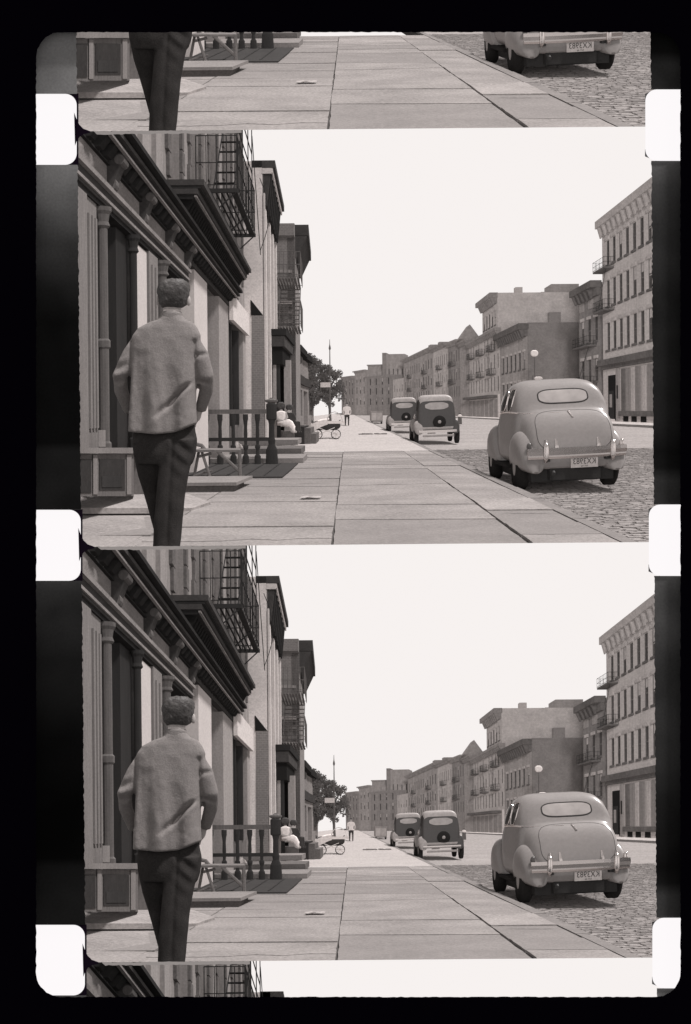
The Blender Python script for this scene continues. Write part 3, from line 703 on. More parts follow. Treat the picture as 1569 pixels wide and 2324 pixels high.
for nm, lb, u0, u1, v, z0, z1, mtl in lowb:
    t = Thing(nm, lb, 'building', base=(-2.9,0,z0), frames=(1,2))
    x0 = at(u0, 900, z0)[0]; x1 = at(u1, 900, z1)[0]; fr, L_ = frame_between((x1, z1), (x0, z0), 1)
    if fr(0,0,1)[0] < fr(0,0,0)[0]: fr, L_ = frame_between((x1, z1), (x0, z0), -1)
    H1 = at(u0, v, z0)[1]
    wn = [(L_*.12, L_*.42, .8, 2.3), (L_*.56, L_*.88, .2, 2.3)]
    t.part('front_wall', wall_openings(fr, 0, L_, 0, H1, wn, .3), mtl)
    windows(t, fr, wn, .3, 'glass_dark', 'paint_dark', rail=False)
    t.part('mass', block(fr, L_, 0, H1, 5), mtl)
    t.part('fascia', MB().obox(fr, 0, L_, 2.6, 3.1, .0, .12), 'stucco_pale' if 'pale' in lb else 'cornice_mid')
    t.part('cornice', MB().obox(fr, 0, L_, H1-.35, H1, .0, .3), 'cornice_dark')

# ================================================================== RIGHT AND FAR BUILDINGS
def bld(name, label, u0, Z0, u1, Z1, H, rows, ncol, wfrac, mtl, inset=.09, depth=9.0, trim='right_trim', cornice=('right_trim', .8, 1.0), blind=.35, margin=.03, sill=True, extra=None, base_h=None):
    t = Thing(name, label, 'building', base=(at(u0,935,Z0)[0], 0, Z0), frames=(1,2))
    P0, P1 = (at(u0,935,Z0)[0], Z0), (at(u1,935,Z1)[0], Z1)
    fr, L_ = frame_between(P0, P1, 1)
    n = Vector((fr(0,0,1)[0]-P0[0], fr(0,0,1)[2]-P0[1]))
    mid = Vector(((P0[0]+P1[0])/2, (P0[1]+P1[1])/2))
    if n.dot(-mid) < 0: fr, L_ = frame_between(P0, P1, -1)
    if abs(n.y) < .6 and n.x*(-1 if P0[0] > 0 else 1) < 0: fr, L_ = frame_between(P0, P1, -1)
    wn = []; cw = L_*(1-2*margin)/ncol
    for h0, h1 in rows:
        for i in range(ncol):
            c = L_*margin+cw*(i+.5); wn.append((c-cw*wfrac/2, c+cw*wfrac/2, h0, h1))
    t.part('front_wall', wall_openings(fr, 0, L_, 0, H, wn, inset), mtl)
    windows(t, fr, wn, inset, 'far_window', 'right_dark_trim', 'right_dark_trim' if sill else None, trim if sill else None, blind*.6, rail=sill)
    t.part('mass', block(fr, L_, 0, H-.02, depth), mtl)
    if cornice:
        cm, ch, co = cornice
        c = t.part('cornice', MB().obox(fr, -.1, L_+.1, H-ch*.45, H+.05, -.1, co), cm)
        t.part('cornice_bed', MB().obox(fr, 0, L_, H-ch, H-ch*.46, .002, co*.35), cm, c)
        for i in range(int(L_/1.6)):
            s = .4+i*1.6; t.part('cornice_bracket', MB().obox(fr, s, s+.4, H-ch*1.15, H-ch*.46, co*.36, co*.5, co*.36, co*.9), cm, c)
    return t, fr, L_, wn
# big pale four-storey house
t, fr, L_, wn = bld('pale_rowhouse', 'tall pale four storey building at the right edge', 1370, 92.0, 1700, 58.0, 17.3, [(6.1,8.4),(9.8,12.0),(13.3,15.4)], 15, .46, 'right_pale', cornice=('right_trim', 1.3, .6), blind=.5)
sc = t.part('shop_cornice', MB().obox(fr, 0, L_, 4.75, 5.25, .0, .55), 'right_dark_trim')
t.part('shop_cornice_bed', MB().obox(fr, .2, L_, 4.45, 4.748, .0, .25), 'right_dark_trim', sc)
t.part('doorway', MB().obox(fr, 2.0, 4.4, .1, 3.9, .004, .05), 'recess_dark')
dd = t.part('door', MB().obox(fr, 2.5, 3.9, .2, 2.6, .06, .12), 'paint_dark'); t.part('door_glass', MB().obox(fr, 2.8, 3.6, 1.2, 2.3, .122, .14), 'stucco_pale', dd)
t.part('step', MB().obox(fr, 1.8, 4.6, 0, .22, .14, .9), 'trim_white')
for s, w, mt_ in ((6.6,.9,'right_dark_trim'),(7.9,1.2,'row_dark'),(9.6,.8,'right_trim'),(10.9,1.3,'row_dark'),(12.8,.8,'right_trim'),(14.2,1.8,'row_dark')):
    t.part('shopfront_panel', MB().obox(fr, s, s+w, .9, 4.3, .004, .10), mt_)
t.part('stall_riser', MB().obox(fr, 6.6, L_, .5, .88, .004, .35), 'right_dark_trim')
for s in (7.0, 9.5, 12.2): t.part('cellar_opening', MB().obox(fr, s, s+1.4, .05, .48, .004, .06), 'recess_dark')
t.part('lean_post', MB().obox(fr, 5.2, 5.9, .1, 4.4, .004, .16), 'stucco_pale')
t.part('poster', MB().obox(fr, 5.35, 5.8, 1.9, 3.0, .162, .18), 'recess_wall')
def wall_escape(label, fr, s0, s1, hs, base):
    t = Thing('fire_escape', label, 'fire escape', base=base, frames=(1,2))
    for h in hs:
        m = MB().obox(fr, s0, s1, h-.14, h, .05, .9); pf = t.part('platform', m, 'right_dark_trim')
        t.part('railing', rails(fr, s0, s1, .05, .9, h, h+.8, 8, 3, .012), 'iron', pf)
    for a, b in zip(hs[:-1], hs[1:]): t.part('ladder', MB().tube([fr(s0+.5,a,.6), fr(s1-.5,b,.6)], .02, 5), 'iron')
wall_escape('thin fire escape at the corner of the tall pale building', fr, .3, 4.4, (9.4, 12.9), fr(1,9,0))
t, fr, L_, wn = bld('narrow_house', 'narrow dark house squeezed beside the tall pale building', 1316, 101.5, 1365, 92.6, 12.3, [(3.6,5.6),(7.2,9.3)], 3, .42, 'brick_dark', cornice=('right_dark_trim', 1.2, .9), blind=.5)
t.part('frieze_blocks', MB().obox(fr, .6, 2.4, 10.2, 11.0, .0, .1).obox(fr, 4.4, 6.2, 10.2, 11.0, .0, .1), 'stucco_pale')
wall_escape('dark fire escape on the narrow brick house', fr, 1.2, 7.5, (3.2, 6.8), fr(1,3,0))
# dark brick house with blank gable
t, fr, L_, wn = bld('brick_house', 'dark brick house with blank gable behind nearest car', 1199, 129, 1138, 150, 11.6, [(2.6,4.6),(6.2,8.3)], 6, .4, 'row_mid', cornice=('right_dark_trim', 1.5, 1.1), depth=.4)
gx0, gx1 = at(1199,935,129)[0], at(1332,935,129)[0]
t.part('gable_wall', MB().box(gx0+.05, gx1+3, 0, 11.55, 128.9, 136), 'brick_dark')
t.part('chimney', MB().box(at(1248,720,129)[0], at(1274,720,129)[0], 11.552, 13.0, 129.2, 130.4), 'brick_dark')
w = t.part('gable_window', MB().box(at(1315,780,128.9)[0], at(1328,780,128.9)[0], at(1320,795,128.9)[1], at(1320,773,128.9)[1], 128.84, 128.898), 'far_blind')
t.part('window_head', MB().box(at(1314,780,128.9)[0], at(1329,780,128.9)[0], at(1320,773,128.9)[1], at(1320,770,128.9)[1], 128.8, 128.898), 'right_dark_trim', w)
t.part('gable_coping', MB().box(gx0, gx1+3, 11.552, 11.7, 128.7, 129.0), 'brick_dark')
# tall building behind
t, fr, L_, wn = bld('tall_tenement', 'tallest grey tenement behind the dark brick house', 1131, 165, 1097, 182, 19.4, [(11.2,13.3),(14.6,16.8)], 5, .42, 'row_pale', cornice=('row_roof', 1.6, 1.2), depth=.4)
tx0, tx1 = at(1131,935,165)[0], at(1330,935,165)[0]
t.part('gable_wall', MB().box(tx0+.05, tx1, 0, 19.4, 164.9, 172), 'brick_tall')
t.part('roof_house', MB().box(at(1252,660,165)[0], at(1315,660,165)[0], 19.402, at(1280,644,165)[1], 165.2, 171), 'row_mid')
t.part('roof_step', MB().box(at(1229,660,165)[0], at(1252,660,165)[0]-.02, 19.402, at(1240,662,165)[1], 165.2, 171), 'row_mid')
t.part('chimney', MB().box(at(1171,660,165)[0], at(1187,660,165)[0], 19.402, at(1180,651,165)[1], 165.3, 167), 'row_pale')
# the receding row
fes = []
def add_row(*a, **k):
    r = bld(*a, **k); fes.append((r[1], r[2])); return r
t, fr, L_, wn = add_row('rowhouse', 'pale many windowed rowhouse left of dark brick house', 1137, 150.5, 1066, 186, 12.8, [(3.9,6.0),(7.2,9.3),(10.0,11.9)], 10, .36, 'row_pale', cornice=('row_roof', .8, .8), sill=False, margin=.02)
t.part('shop_awning', MB().obox(fr, 3, L_-1, 2.9, 3.3, .0, 1.3), 'right_dark_trim')
for i in range(7): t.part('shutter', MB().obox(fr, 2+i*5, 5.4+i*5, .1, 2.7, .004, .12), 'row_dark' if i % 2 else 'row_roof')
t.part('white_door', MB().obox(fr, .6, 1.6, .1, 3.4, .006, .2), 'trim_white')
t, fr, L_, wn = add_row('gabled_house', 'rowhouse with small pointed roof gable in far row', 1066, 186.5, 1046, 200, 13.8, [(3.8,5.9),(7.3,9.4),(10.4,12.3)], 5, .36, 'row_mid', cornice=('row_roof', .8, .8), sill=False)
P = at(1067,760,188)
m = MB(); hw = 1.9
m.add([(P[0]-hw,13.8,188),(P[0]+hw,13.8,188),(P[0],16.4,188),(P[0]-hw,13.8,194),(P[0]+hw,13.8,194),(P[0],16.4,194)], [(0,1,2),(5,4,3),(0,3,4,1),(1,4,5,2),(2,5,3,0)])
t.part('roof_gable', m, 'row_roof')
t, fr, L_, wn = add_row('dark_rowhouse', 'darker rowhouse in the middle of the far row', 1046, 200.5, 1018, 214, 14.6, [(3.8,5.8),(7.0,9.2),(10.6,12.8)], 5, .38, 'row_dark', cornice=('row_roof', .8, .9), sill=False)
t, fr, L_, wn = add_row('streaked_rowhouse', 'pale rowhouse between darker house and street bend', 1018, 214.5, 985, 236, 15.0, [(3.8,5.8),(7.0,9.2),(10.6,12.8)], 7, .38, 'row_pale', cornice=('row_roof', .8, .9), sill=False)
t, fr, L_, wn = add_row('long_rowhouse', 'long grey rowhouse above the two parked sedans', 985, 236.5, 917, 300, 15.4, [(3.8,5.8),(7.0,9.2),(10.8,13.0)], 13, .38, 'row_mid', cornice=('row_roof', .8, .9), sill=False)
t.part('chimney', MB().obox(fr, 20, 24, 15.4, 17.2, -4, -2), 'row_mid'); t.part('chimney', MB().obox(fr, 4, 7, 15.4, 16.8, -4, -2), 'row_mid')
bld('pale_store', 'pale low store at the street bend', 917, 301, 893, 318, 10.6, [(3.5,5.4),(6.8,8.8)], 4, .3, 'row_pale', cornice=None, sill=False)
t, fr, L_, wn = bld('square_block', 'square grey block standing above the street bend', 920, 330, 878, 331, 19.0, [(12.6,14.4)], 4, .2, 'row_mid', cornice=None, sill=False)
t.part('side_wall', MB().obox(fr, L_, L_+1.2, 0, 19.4, -6, .6), 'row_dark')
bld('flat_block', 'flat topped grey block behind the street bend', 873, 350, 836, 352, 16.6, [(12.4,14.2)], 3, .2, 'row_mid', cornice=('row_roof', .6, .8), sill=False)
bld('end_rowhouse', 'grey flat fronted rowhouse closing the street end', 892, 319, 833, 340, 12.2, [(3.2,5.2),(6.4,8.4),(9.4,11.4)], 4, .22, 'row_dark', cornice=('row_roof', .6, .8), sill=False, blind=.9)
bld('end_tenement', 'grey tenement next to last at the street end', 832, 341, 806, 356, 14.6, [(3.4,5.6),(7.0,9.2),(10.8,12.8)], 3, .25, 'row_mid', cornice=('row_roof', .7, .8), sill=False, blind=.9)
bld('last_tenement', 'farthest grey tenement right of the leafy street tree', 805, 357, 776, 372, 13.2, [(3.4,5.6),(7.0,9.0),(10.0,11.8)], 4, .25, 'row_dark', cornice=('row_roof', .7, .8), sill=False, blind=.7)
labels = ['row of pale windowed house', 'pointed gable house', 'darker rowhouse', 'streaked pale rowhouse', 'long grey rowhouse']
for i, (fr, L_) in enumerate(fes):
    if i == 1: continue
    n = {0: 3, 2: 1, 3: 1, 4: 2}[i]
    for j in range(n):
        s0 = L_*(j+.35)/n; pos = ['nearest the corner', 'in the middle', 'at the far end'][j] if n > 1 else 'at its middle'
        if n == 2: pos = ['at its near end', 'at its far end'][j]
        wall_escape('fire escape on the '+['pale windowed rowhouse ', '', 'darker rowhouse ', 'streaked rowhouse ', 'long grey rowhouse '][i]+pos, fr, s0, s0+4.2, (6.4, 9.9), fr(s0, 6, 0))

# street lamp globes, hanging sign, pole, tree
def globe_lamp(label, u, v, Z, X0=None, r=.32, h0=0.0):
    c = at(u, v, Z); t = Thing('street_lamp', label, 'lamp', base=(c[0],h0,Z), frames=(1,2))
    t.part('post', MB().lathe((c[0],h0,Z), [(0,.16),(.6,.14),(.7,.07),(c[1]-r-h0,.05)], 8), 'right_dark_trim')
    g = t.part('globe', MB().ellipsoid(c, (r,r*.85,r), 12, 8), 'globe_white', smooth=True)
    t.part('globe_cap', MB().lathe((c[0],c[1]+r*.8,Z), [(0,.12),(.12,.05)], 8), 'right_dark_trim', g)
globe_lamp('white globe street lamp before the dark brick gable', 1213, 802, 110, r=.42)
globe_lamp('small white globe lamp beside the second parked sedan', 1044, 944, 80, r=.16)
t = Thing('hanging_sign', 'small white hanging sign above the near car roof', 'sign', base=at(1220,860,100), frames=(1,2))
c = at(1222, 859, 100)
t.part('board', MB().ellipsoid((c[0], c[1], 100), (.42,.2,.12), 12, 6), 'sign_white', smooth=True)
t.part('arm', MB().box(c[0]-.55, c[0]+.3, c[1]+.2, c[1]+.26, 99.97, 100.03), 'right_dark_trim')
t.part('post', MB().lathe((c[0]-.55, 0, 100), [(0,.09),(c[1]+.3,.05)], 6), 'right_dark_trim')
t = Thing('flag_pole', 'thin dark pole rising above the leafy street tree', 'pole', base=at(750,960,64), frames=(1,2))
c = at(750, 935, 64)
t.part('shaft', MB().lathe((c[0],0,64), [(0,.06),(3.6,.035),(5.0,.025),(5.4,.012)], 8), 'right_dark_trim')
t.part('finial', MB().lathe((c[0],4.75,64), [(0,.03),(.1,.07),(.22,.05),(.35,.02)], 8), 'right_dark_trim')
t.part('sign_plate', MB().box(c[0]-.58, c[0]+.02, at(740,879,64)[1], at(740,868,64)[1], 63.9, 63.94), 'sign_white', label='small white street sign')
t = Thing('street_tree', 'dark leafy street tree past the shops on the left', 'tree', base=at(745,962,70), frames=(1,2))
Zt = 70.0; b = at(747, 935, Zt)
t.part('trunk', MB().tube([(b[0]+.1,0,Zt),(b[0]+.05,1.2,Zt),(b[0]-.1,2.2,Zt+.1),(b[0]-.3,3.2,Zt)], [.10,.08,.06,.04], 8), 'bark')
m = MB(); R = random.Random(5)
for i in range(5):
    a = R.uniform(0, 6.28); m.tube([(b[0]-.05,1.7+.2*i,Zt),(b[0]+.8*math.cos(a)-.3,2.4+.3*i,Zt+.9*math.sin(a)),(b[0]+1.2*math.cos(a)-.4,2.8+.3*i,Zt+1.3*math.sin(a))], [.06,.04,.02], 5)
t.part('limb', m, 'bark')
cl = []
for i in range(300):
    u, v = R.uniform(680, 777), R.uniform(802, 926)
    if v < 804+max(0, u-698)*.62+5*math.sin(u*.3) or v > 912+8*math.sin(u*.17)+(10 if u < 712 else 0): continue
    cl.append((u, v, R.uniform(-1.6, 1.6), R.uniform(.18, .34)))
m = MB()
for u, v, dz, r in cl:
    c = Vector(at(u, v, Zt+dz))
    for j in range(46):
        d = Vector((R.gauss(0,1), R.gauss(0,.8), R.gauss(0,1))); d = d.normalized()*r*R.random()**.4
        p = c+d; s = R.uniform(.05, .10); a = Vector((R.gauss(0,1),R.gauss(0,1),R.gauss(0,1))).normalized()*s
        q = a.cross(Vector((R.gauss(0,1),R.gauss(0,1),R.gauss(0,1)))).normalized()*s*.6
        m.poly([tuple(p-a), tuple(p+q), tuple(p+a), tuple(p-q)])
t.part('crown', m, 'leaf')

# ================================================================== CARS
def put_car(p, X, Z, roll=.042, lift=-.115, sc=1.0):
    x, y, z = p[0]*sc, p[1]*sc, p[2]*sc
    return (X+x, lift+y+roll*(x+.71), Z+z)
def body_ring(z, ytop, W, ybot, W2, n=28, e=.55):
    pts = []
    for i in range(n):
        a = 2*math.pi*i/n; c, s = math.cos(a), math.sin(a)
        X = math.copysign(abs(c)**e, c); Y = math.copysign(abs(s)**e, s)
        w = W+(W2-W)*max(0, Y)
        pts.append((w*X, (ytop+ybot)/2+(ytop-ybot)/2*Y, z))
    return pts
def fender_mesh(side, zc, L1, L2, xc, rx, top, bot, n=24, m=30):
    rings = []
    for i in range(m+1):
        q = i/m; z = zc-L1+(L1+L2)*q
        k = math.sqrt(max(0, 1-((z-zc)/(L1 if z < zc else L2))**2))
        k = max(k, .06)
        ring = []
        for j in range(n):
            a = math.pi*2*j/n; c, s = math.cos(a), math.sin(a)
            ring.append((side*(xc+rx*math.copysign(abs(c)**.75, c)*k**.6), bot+(top-bot)*k*(.5+.5*math.copysign(abs(s)**.8, s)), z))
        rings.append(ring)
    return MB().loft(rings)
def wheel(t, c, r, w, T, spoke='car_paint'):
    p = t.part('wheel', MB().lathe_x(c, [(-w/2,r*.62),(-w/2,r*.9),(-w*.36,r),(w*.36,r),(w/2,r*.9),(w/2,r*.62)], 24).xf(T), 'rubber', smooth=True)
    t.part('hub', MB().lathe_x(c, [(-w*.52,r*.3),(-w*.46,r*.6),(w*.46,r*.6),(w*.52,r*.3)], 18).xf(T), spoke, p)
    return p
def patch(bv, x0, x1, y0, y1, n, m, off, rnd_=.35, axis='z'):
    mb = MB(); idx = {}
    for j in range(m+1):
        for i in range(n+1):
            a, b = 2*i/n-1, 2*j/m-1
            k = 1-rnd_*abs(b)**4 if abs(a) > .5 else 1
            a2 = a*(1-rnd_*.5*b**4); b2 = b*(1-rnd_*.5*abs(a)**5)
            x, y = (x0+x1)/2+(x1-x0)/2*a2, (y0+y1)/2+(y1-y0)/2*b2
            if axis == 'z': h = bv.ray_cast(Vector((x,y,-3)), Vector((0,0,1)))[0]
            else: h = bv.ray_cast(Vector((-3,y,x)), Vector((1,0,0)))[0]
            if h is None: continue
            h = (h.x, h.y, h.z-off) if axis == 'z' else (h.x-off, h.y, h.z)
            idx[i,j] = len(mb.v); mb.v.append(h)
    for j in range(m):
        for i in range(n):
            q = [(i,j),(i+1,j),(i+1,j+1),(i,j+1)]
            if all(k in idx for k in q): mb.f.append(tuple(idx[k] for k in q))
    return mb
def border_tube(mb, n, m, r):
    seq = [(i,0) for i in range(n)]+[(n,j) for j in range(m)]+[(i,m) for i in range(n,0,-1)]+[(0,j) for j in range(m,0,-1)]
    pts = [mb.v[j*(n+1)+i] for i, j in seq if j*(n+1)+i < len(mb.v)]
    return MB().tube(pts+[pts[0]], r, 6)

CX, CZ = 3.04, 14.05
T1 = lambda p: put_car(p, CX, CZ)
t = Thing('parked_car', 'rounded grey car with chrome bumper parked nearest', 'car', base=(CX,-.1,CZ+2), frames=(0,1,2), shift={2: (-1, -5)})
R1 = [(.06,.56,.42,.36,.40),(.09,.66,.50,.33,.47),(.14,.77,.55,.31,.51),(.24,.90,.58,.30,.54),(.38,.99,.60,.30,.56),(.54,1.055,.62,.30,.58),(.72,1.10,.64,.30,.595),(.80,1.13,.655,.30,.60),(.88,1.24,.67,.30,.605),
      (1.00,1.365,.685,.30,.605),(1.18,1.465,.695,.30,.60),(1.45,1.525,.70,.30,.595),(1.85,1.555,.70,.30,.59),(2.25,1.545,.70,.30,.58),(2.5,1.49,.69,.30,.57),(2.72,1.33,.67,.30,.55),(2.9,1.1,.64,.30,.5),(3.3,1.02,.54,.32,.4),(3.7,.9,.44,.34,.3),(3.85,.7,.36,.38,.25)]
cab = MB().loft([body_ring(*r, n=48, e=.34) for r in R1]); bv = cab.bvh()
def compact(mb):
    u = sorted({i for f in mb.f for i in f}); mp = {a: k for k, a in enumerate(u)}
    r = MB(); r.v = [mb.v[i] for i in u]; r.f = [tuple(mp[i] for i in f) for f in mb.f]; return r
body = roof = t.part('body', MB().add(cab.v, cab.f).xf(T1), 'car_paint', smooth=True)
n, m_ = 22, 8
gl = patch(bv, -.35, .35, 1.19, 1.385, n, m_, .012)
rw = t.part('rear_window', MB().add(gl.v, gl.f).xf(T1), 'car_glass', roof, smooth=True)
t.part('window_frame', border_tube(gl, n, m_, .010).xf(T1), 'cornice_mid', rw)
for z0, z1 in ((1.30, 1.72), (1.80, 2.5)):
    g = patch(bv, z0, z1, 1.10, 1.42, 10, 8, .012, .5, 'x')
    sw = t.part('side_window', MB().add(g.v, g.f).xf(T1), 'car_glass_dark', roof, smooth=True)
    t.part('window_frame', border_tube(g, 10, 8, .008).xf(T1), 'chrome', sw)
t.part('belt_moulding', MB().tube([(h[0]-.008,h[1],h[2]) for h in [bv.ray_cast(Vector((-3, 1.055+.03*math.sin((z-.5)*1.4), z)), Vector((1,0,0)))[0] for z in [.55+.12*i for i in range(18)]] if h], .012, 5).xf(T1), 'chrome', body)
ld = patch(bv, -.50, .50, .56, 1.085, 16, 12, .006, .3)
lid = t.part('trunk_lid', MB().add(ld.v, ld.f).xf(T1), 'car_paint', body, smooth=True)
t.part('lid_seam', border_tube(ld, 16, 12, .004).xf(T1), 'cornice_mid', lid)
t.part('trunk_handle', MB().tube([(h.x,h.y,h.z-.03) for h in [bv.ray_cast(Vector((.0+.02*q,1.07-.08*q,-3)), Vector((0,0,1)))[0] for q in (0,.5,1)]], .014, 6).xf(T1), 'chrome', lid)
for x in (-.26, .30):
    h = bv.ray_cast(Vector((x,.63,-3)), Vector((0,0,1)))[0]
    t.part('trunk_hinge', MB().tube([(x,.57,h.z-.06),(x,.62,h.z-.05),(x,.71,h.z+.01)], [.03,.022,.010], 6).xf(T1), 'chrome', lid)
for s in (-1, 1):
    t.part('rear_fender', fender_mesh(s, .86, .84, .70, .54, .20, .84, .26).xf(T1), 'car_paint', smooth=True)
    t.part('front_fender', fender_mesh(s, 3.2, .66, .66, .54, .21, .88, .26).xf(T1), 'car_paint', smooth=True)
    t.part('running_board', MB().box(min(s*.5,s*.72), max(s*.5,s*.72), .28, .33, 1.35, 2.7).xf(T1), 'rubber')
    wheel(t, (s*.62,.33,.86), .33, .17, T1); wheel(t, (s*.62,.33,3.28), .33, .17, T1)
    y = .70 if s < 0 else .84
    h = (s*.655, y, .12 if s < 0 else .22)
    t.part('tail_lamp', MB().ellipsoid((s*.62,.62,.10), (.035,.06,.045), 10, 6).xf(T1), 'lamp_red' if s < 0 else 'chrome', smooth=True)
def bar(y0, y1, z, w=.66, bend=.10, th=.03, n=14):
    f = MB()
    pts = [(-w+2*w*i/n, 0, z+bend*abs(-1+2*i/n)**2.5) for i in range(n+1)]
    f.loft([[(x,y0,zz),(x,(y0+y1)/2,zz-th),(x,y1,zz),(x,(y0+y1)/2,zz+th)] for x, _, zz in pts]); return f
bmp = t.part('bumper', bar(.505, .60, -.10).xf(T1), 'chrome', smooth=False)
t.part('bumper_lower_bar', bar(.455, .512, -.085, .65).xf(T1), 'chrome', bmp)
for s in (-1, 1):
    t.part('bumper_guard', MB().tube([(s*.44,.42,-.12),(s*.44,.48,-.155),(s*.44,.62,-.16),(s*.44,.71,-.13)], [.025,.035,.035,.02], 8).xf(T1), 'chrome', bmp, smooth=True)
    t.part('bumper_bracket', MB().box(s*.4-.03, s*.4+.03, .42, .5, -.06, .3).xf(T1), 'iron', bmp)
t.part('apron', bar(.34, .46, .05, .62, .1, .02).xf(T1), 'car_paint', body)
pl = t.part('licence_plate', MB().box(-.10, .26, .325, .475, -.075, -.065).xf(T1), 'plate_pale')
tx = text_mesh('KX3983', .115).xf(lambda p: (.08-p[0]*.80, .405+p[1]*.95, -.079)); tx.xf(T1)
t.part('plate_lettering', tx, 'plate_ink', pl, label='mirrored dark plate characters')
t.part('plate_small_print', text_mesh('NY 46', .035).xf(lambda p: (.08-p[0], .345+p[1], -.079)).xf(T1), 'plate_ink', pl)
t.part('exhaust_pipe', MB().tube([(-.3,.27,.1),(-.32,.25,-.02)], .03, 8).xf(T1), 'iron')
t.part('axle', MB().tube([(-.55,.3,.86),(.55,.3,.86)], .05, 8).ellipsoid((0,.3,.86), (.14,.13,.13), 10, 6).xf(T1), 'iron')
t.part('fuel_tank', MB().box(-.34, .34, .16, .36, .12, .31).xf(T1), 'iron')
t.part('floor_pan', MB().box(-.56, .56, .13, .32, .32, 3.6).xf(T1), 'iron')  # floor box reaches low to deepen the shade under the car

def old_sedan(X, Z, label, shift=None, scale=1.0, dark_window=False):
    T = lambda p: put_car(p, X, Z, .03, -.115, scale)
    t = Thing('parked_sedan', label, 'car', base=(X,-.1,Z+2), frames=(1,2), shift=shift)
    R2 = [(.30,.62,.50,.42,.48),(.34,.80,.56,.40,.54),(.40,1.00,.60,.40,.57),(.46,1.12,.62,.40,.58),(.52,1.28,.625,.40,.58),(.60,1.44,.625,.40,.57),(.74,1.56,.625,.40,.56),(1.0,1.63,.625,.40,.56),(1.6,1.66,.625,.40,.56),(2.1,1.64,.62,.40,.55),(2.3,1.52,.61,.40,.53),(2.4,1.15,.58,.40,.5),(2.5,1.05,.5,.40,.42),(3.6,1.0,.36,.42,.28),(3.7,.8,.34,.44,.26)]
    cab = MB().loft([body_ring(*r, n=32, e=.30) for r in R2]); bv = cab.bvh()
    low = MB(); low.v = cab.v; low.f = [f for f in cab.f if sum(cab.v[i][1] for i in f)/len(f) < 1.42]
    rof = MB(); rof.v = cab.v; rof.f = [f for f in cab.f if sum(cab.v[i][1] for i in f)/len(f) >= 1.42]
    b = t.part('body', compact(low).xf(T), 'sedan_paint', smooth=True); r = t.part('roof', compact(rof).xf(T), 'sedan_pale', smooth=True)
    g = patch(bv, -.40, .40, 1.14, 1.40, 14, 8, .012, .5); w = t.part('rear_window', MB().add(g.v, g.f).xf(T), 'car_glass', b, smooth=True)
    t.part('window_frame', border_tube(g, 14, 8, .012).xf(T), 'sedan_paint', w)
    for z0, z1 in ((.85, 1.4), (1.5, 2.15)):
        g = patch(bv, z0, z1, 1.12, 1.5, 6, 6, .012, .3, 'x'); t.part('side_window', MB().add(g.v, g.f).xf(T), 'glass_grey', b, smooth=True)
    sp = t.part('spare_wheel', MB().loft([[(.06+rr*math.cos(q), .74+rr*math.sin(q), zz) for q in [2*math.pi*i/20 for i in range(20)]] for zz, rr in ((.36,.15),(.22,.19),(.19,.215),(.16,.20),(.14,.13))]).xf(T), 'rubber', smooth=True)
    t.part('spare_hub', MB().ellipsoid((.06,.74,.15), (.06,.06,.04), 12, 6).xf(T), 'sedan_pale', sp, smooth=True)
    for s in (-1, 1):
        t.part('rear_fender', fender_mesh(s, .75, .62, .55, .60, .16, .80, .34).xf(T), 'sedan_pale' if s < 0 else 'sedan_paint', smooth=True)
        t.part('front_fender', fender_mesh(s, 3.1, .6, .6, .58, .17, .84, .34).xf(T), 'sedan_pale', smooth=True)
        t.part('running_board', MB().box(min(s*.56,s*.76), max(s*.56,s*.76), .34, .4, 1.2, 2.6).xf(T), 'rubber')
        wheel(t, (s*.68,.34,.75), .34, .14, T, 'sedan_pale'); wheel(t, (s*.68,.34,3.1), .34, .14, T, 'sedan_pale')
        t.part('headlamp', MB().ellipsoid((s*.5,.92,3.35), (.11,.11,.14), 10, 6).xf(T), 'chrome', smooth=True)
    t.part('bumper', bar(.40, .48, .02, .62, .1).xf(T), 'chrome'); t.part('bumper_lower_bar', bar(.26, .33, .0, .50, .05).xf(T), 'sedan_pale')
    t.part('tail_apron', bar(.5, .58, .16, .58, .1, .02).xf(T), 'sedan_pale', b)
    pl = t.part('licence_plate', MB().box(-.35, -.08, .36, .45, .1, .11).xf(T), 'plate_pale')
    return t
old_sedan(2.95, 34.6, 'dark boxy sedan with spare wheel parked second nearest', scale=1.0)
old_sedan(2.86, 53.0, 'dark boxy sedan half hidden in front of the second car', scale=1.1)
# far truck
t = Thing('delivery_truck', 'pale boxy truck standing far down the street', 'truck', base=at(855,963,98), frames=(1,2))
c0, c1 = at(842,962,98), at(869,962,98)
hT = at(855,934,98)[1]
bx_ = t.part('cargo_box', MB().box(c0[0], c1[0], .12, hT, 98, 102), 'stucco_pale')
t.part('rear_door', MB().box(c0[0]+.08, (c0[0]+c1[0])/2-.02, .2, hT-.12, 97.9, 97.98), 'row_pale', bx_); t.part('rear_door', MB().box((c0[0]+c1[0])/2+.02, c1[0]-.08, .2, hT-.12, 97.9, 97.98), 'row_pale', bx_)
t.part('roof_edge', MB().box(c0[0]-.03, c1[0]+.03, hT+.002, hT+.06, 97.9, 102), 'row_mid', bx_)
for x in (c0[0]+.02, c1[0]-.2): t.part('wheel', MB().lathe_x((x+.09,.0,98.3), [(-.08,.1),(-.08,.16),(.08,.16),(.08,.1)], 14), 'rubber')
t.part('bumper', MB().box(c0[0], c1[0], .04, .1, 97.85, 97.95), 'right_dark_trim')
t.part('cab', MB().box(c0[0]+.1, c1[0]-.1, .1, .8, 102.05, 103.4), 'row_dark')

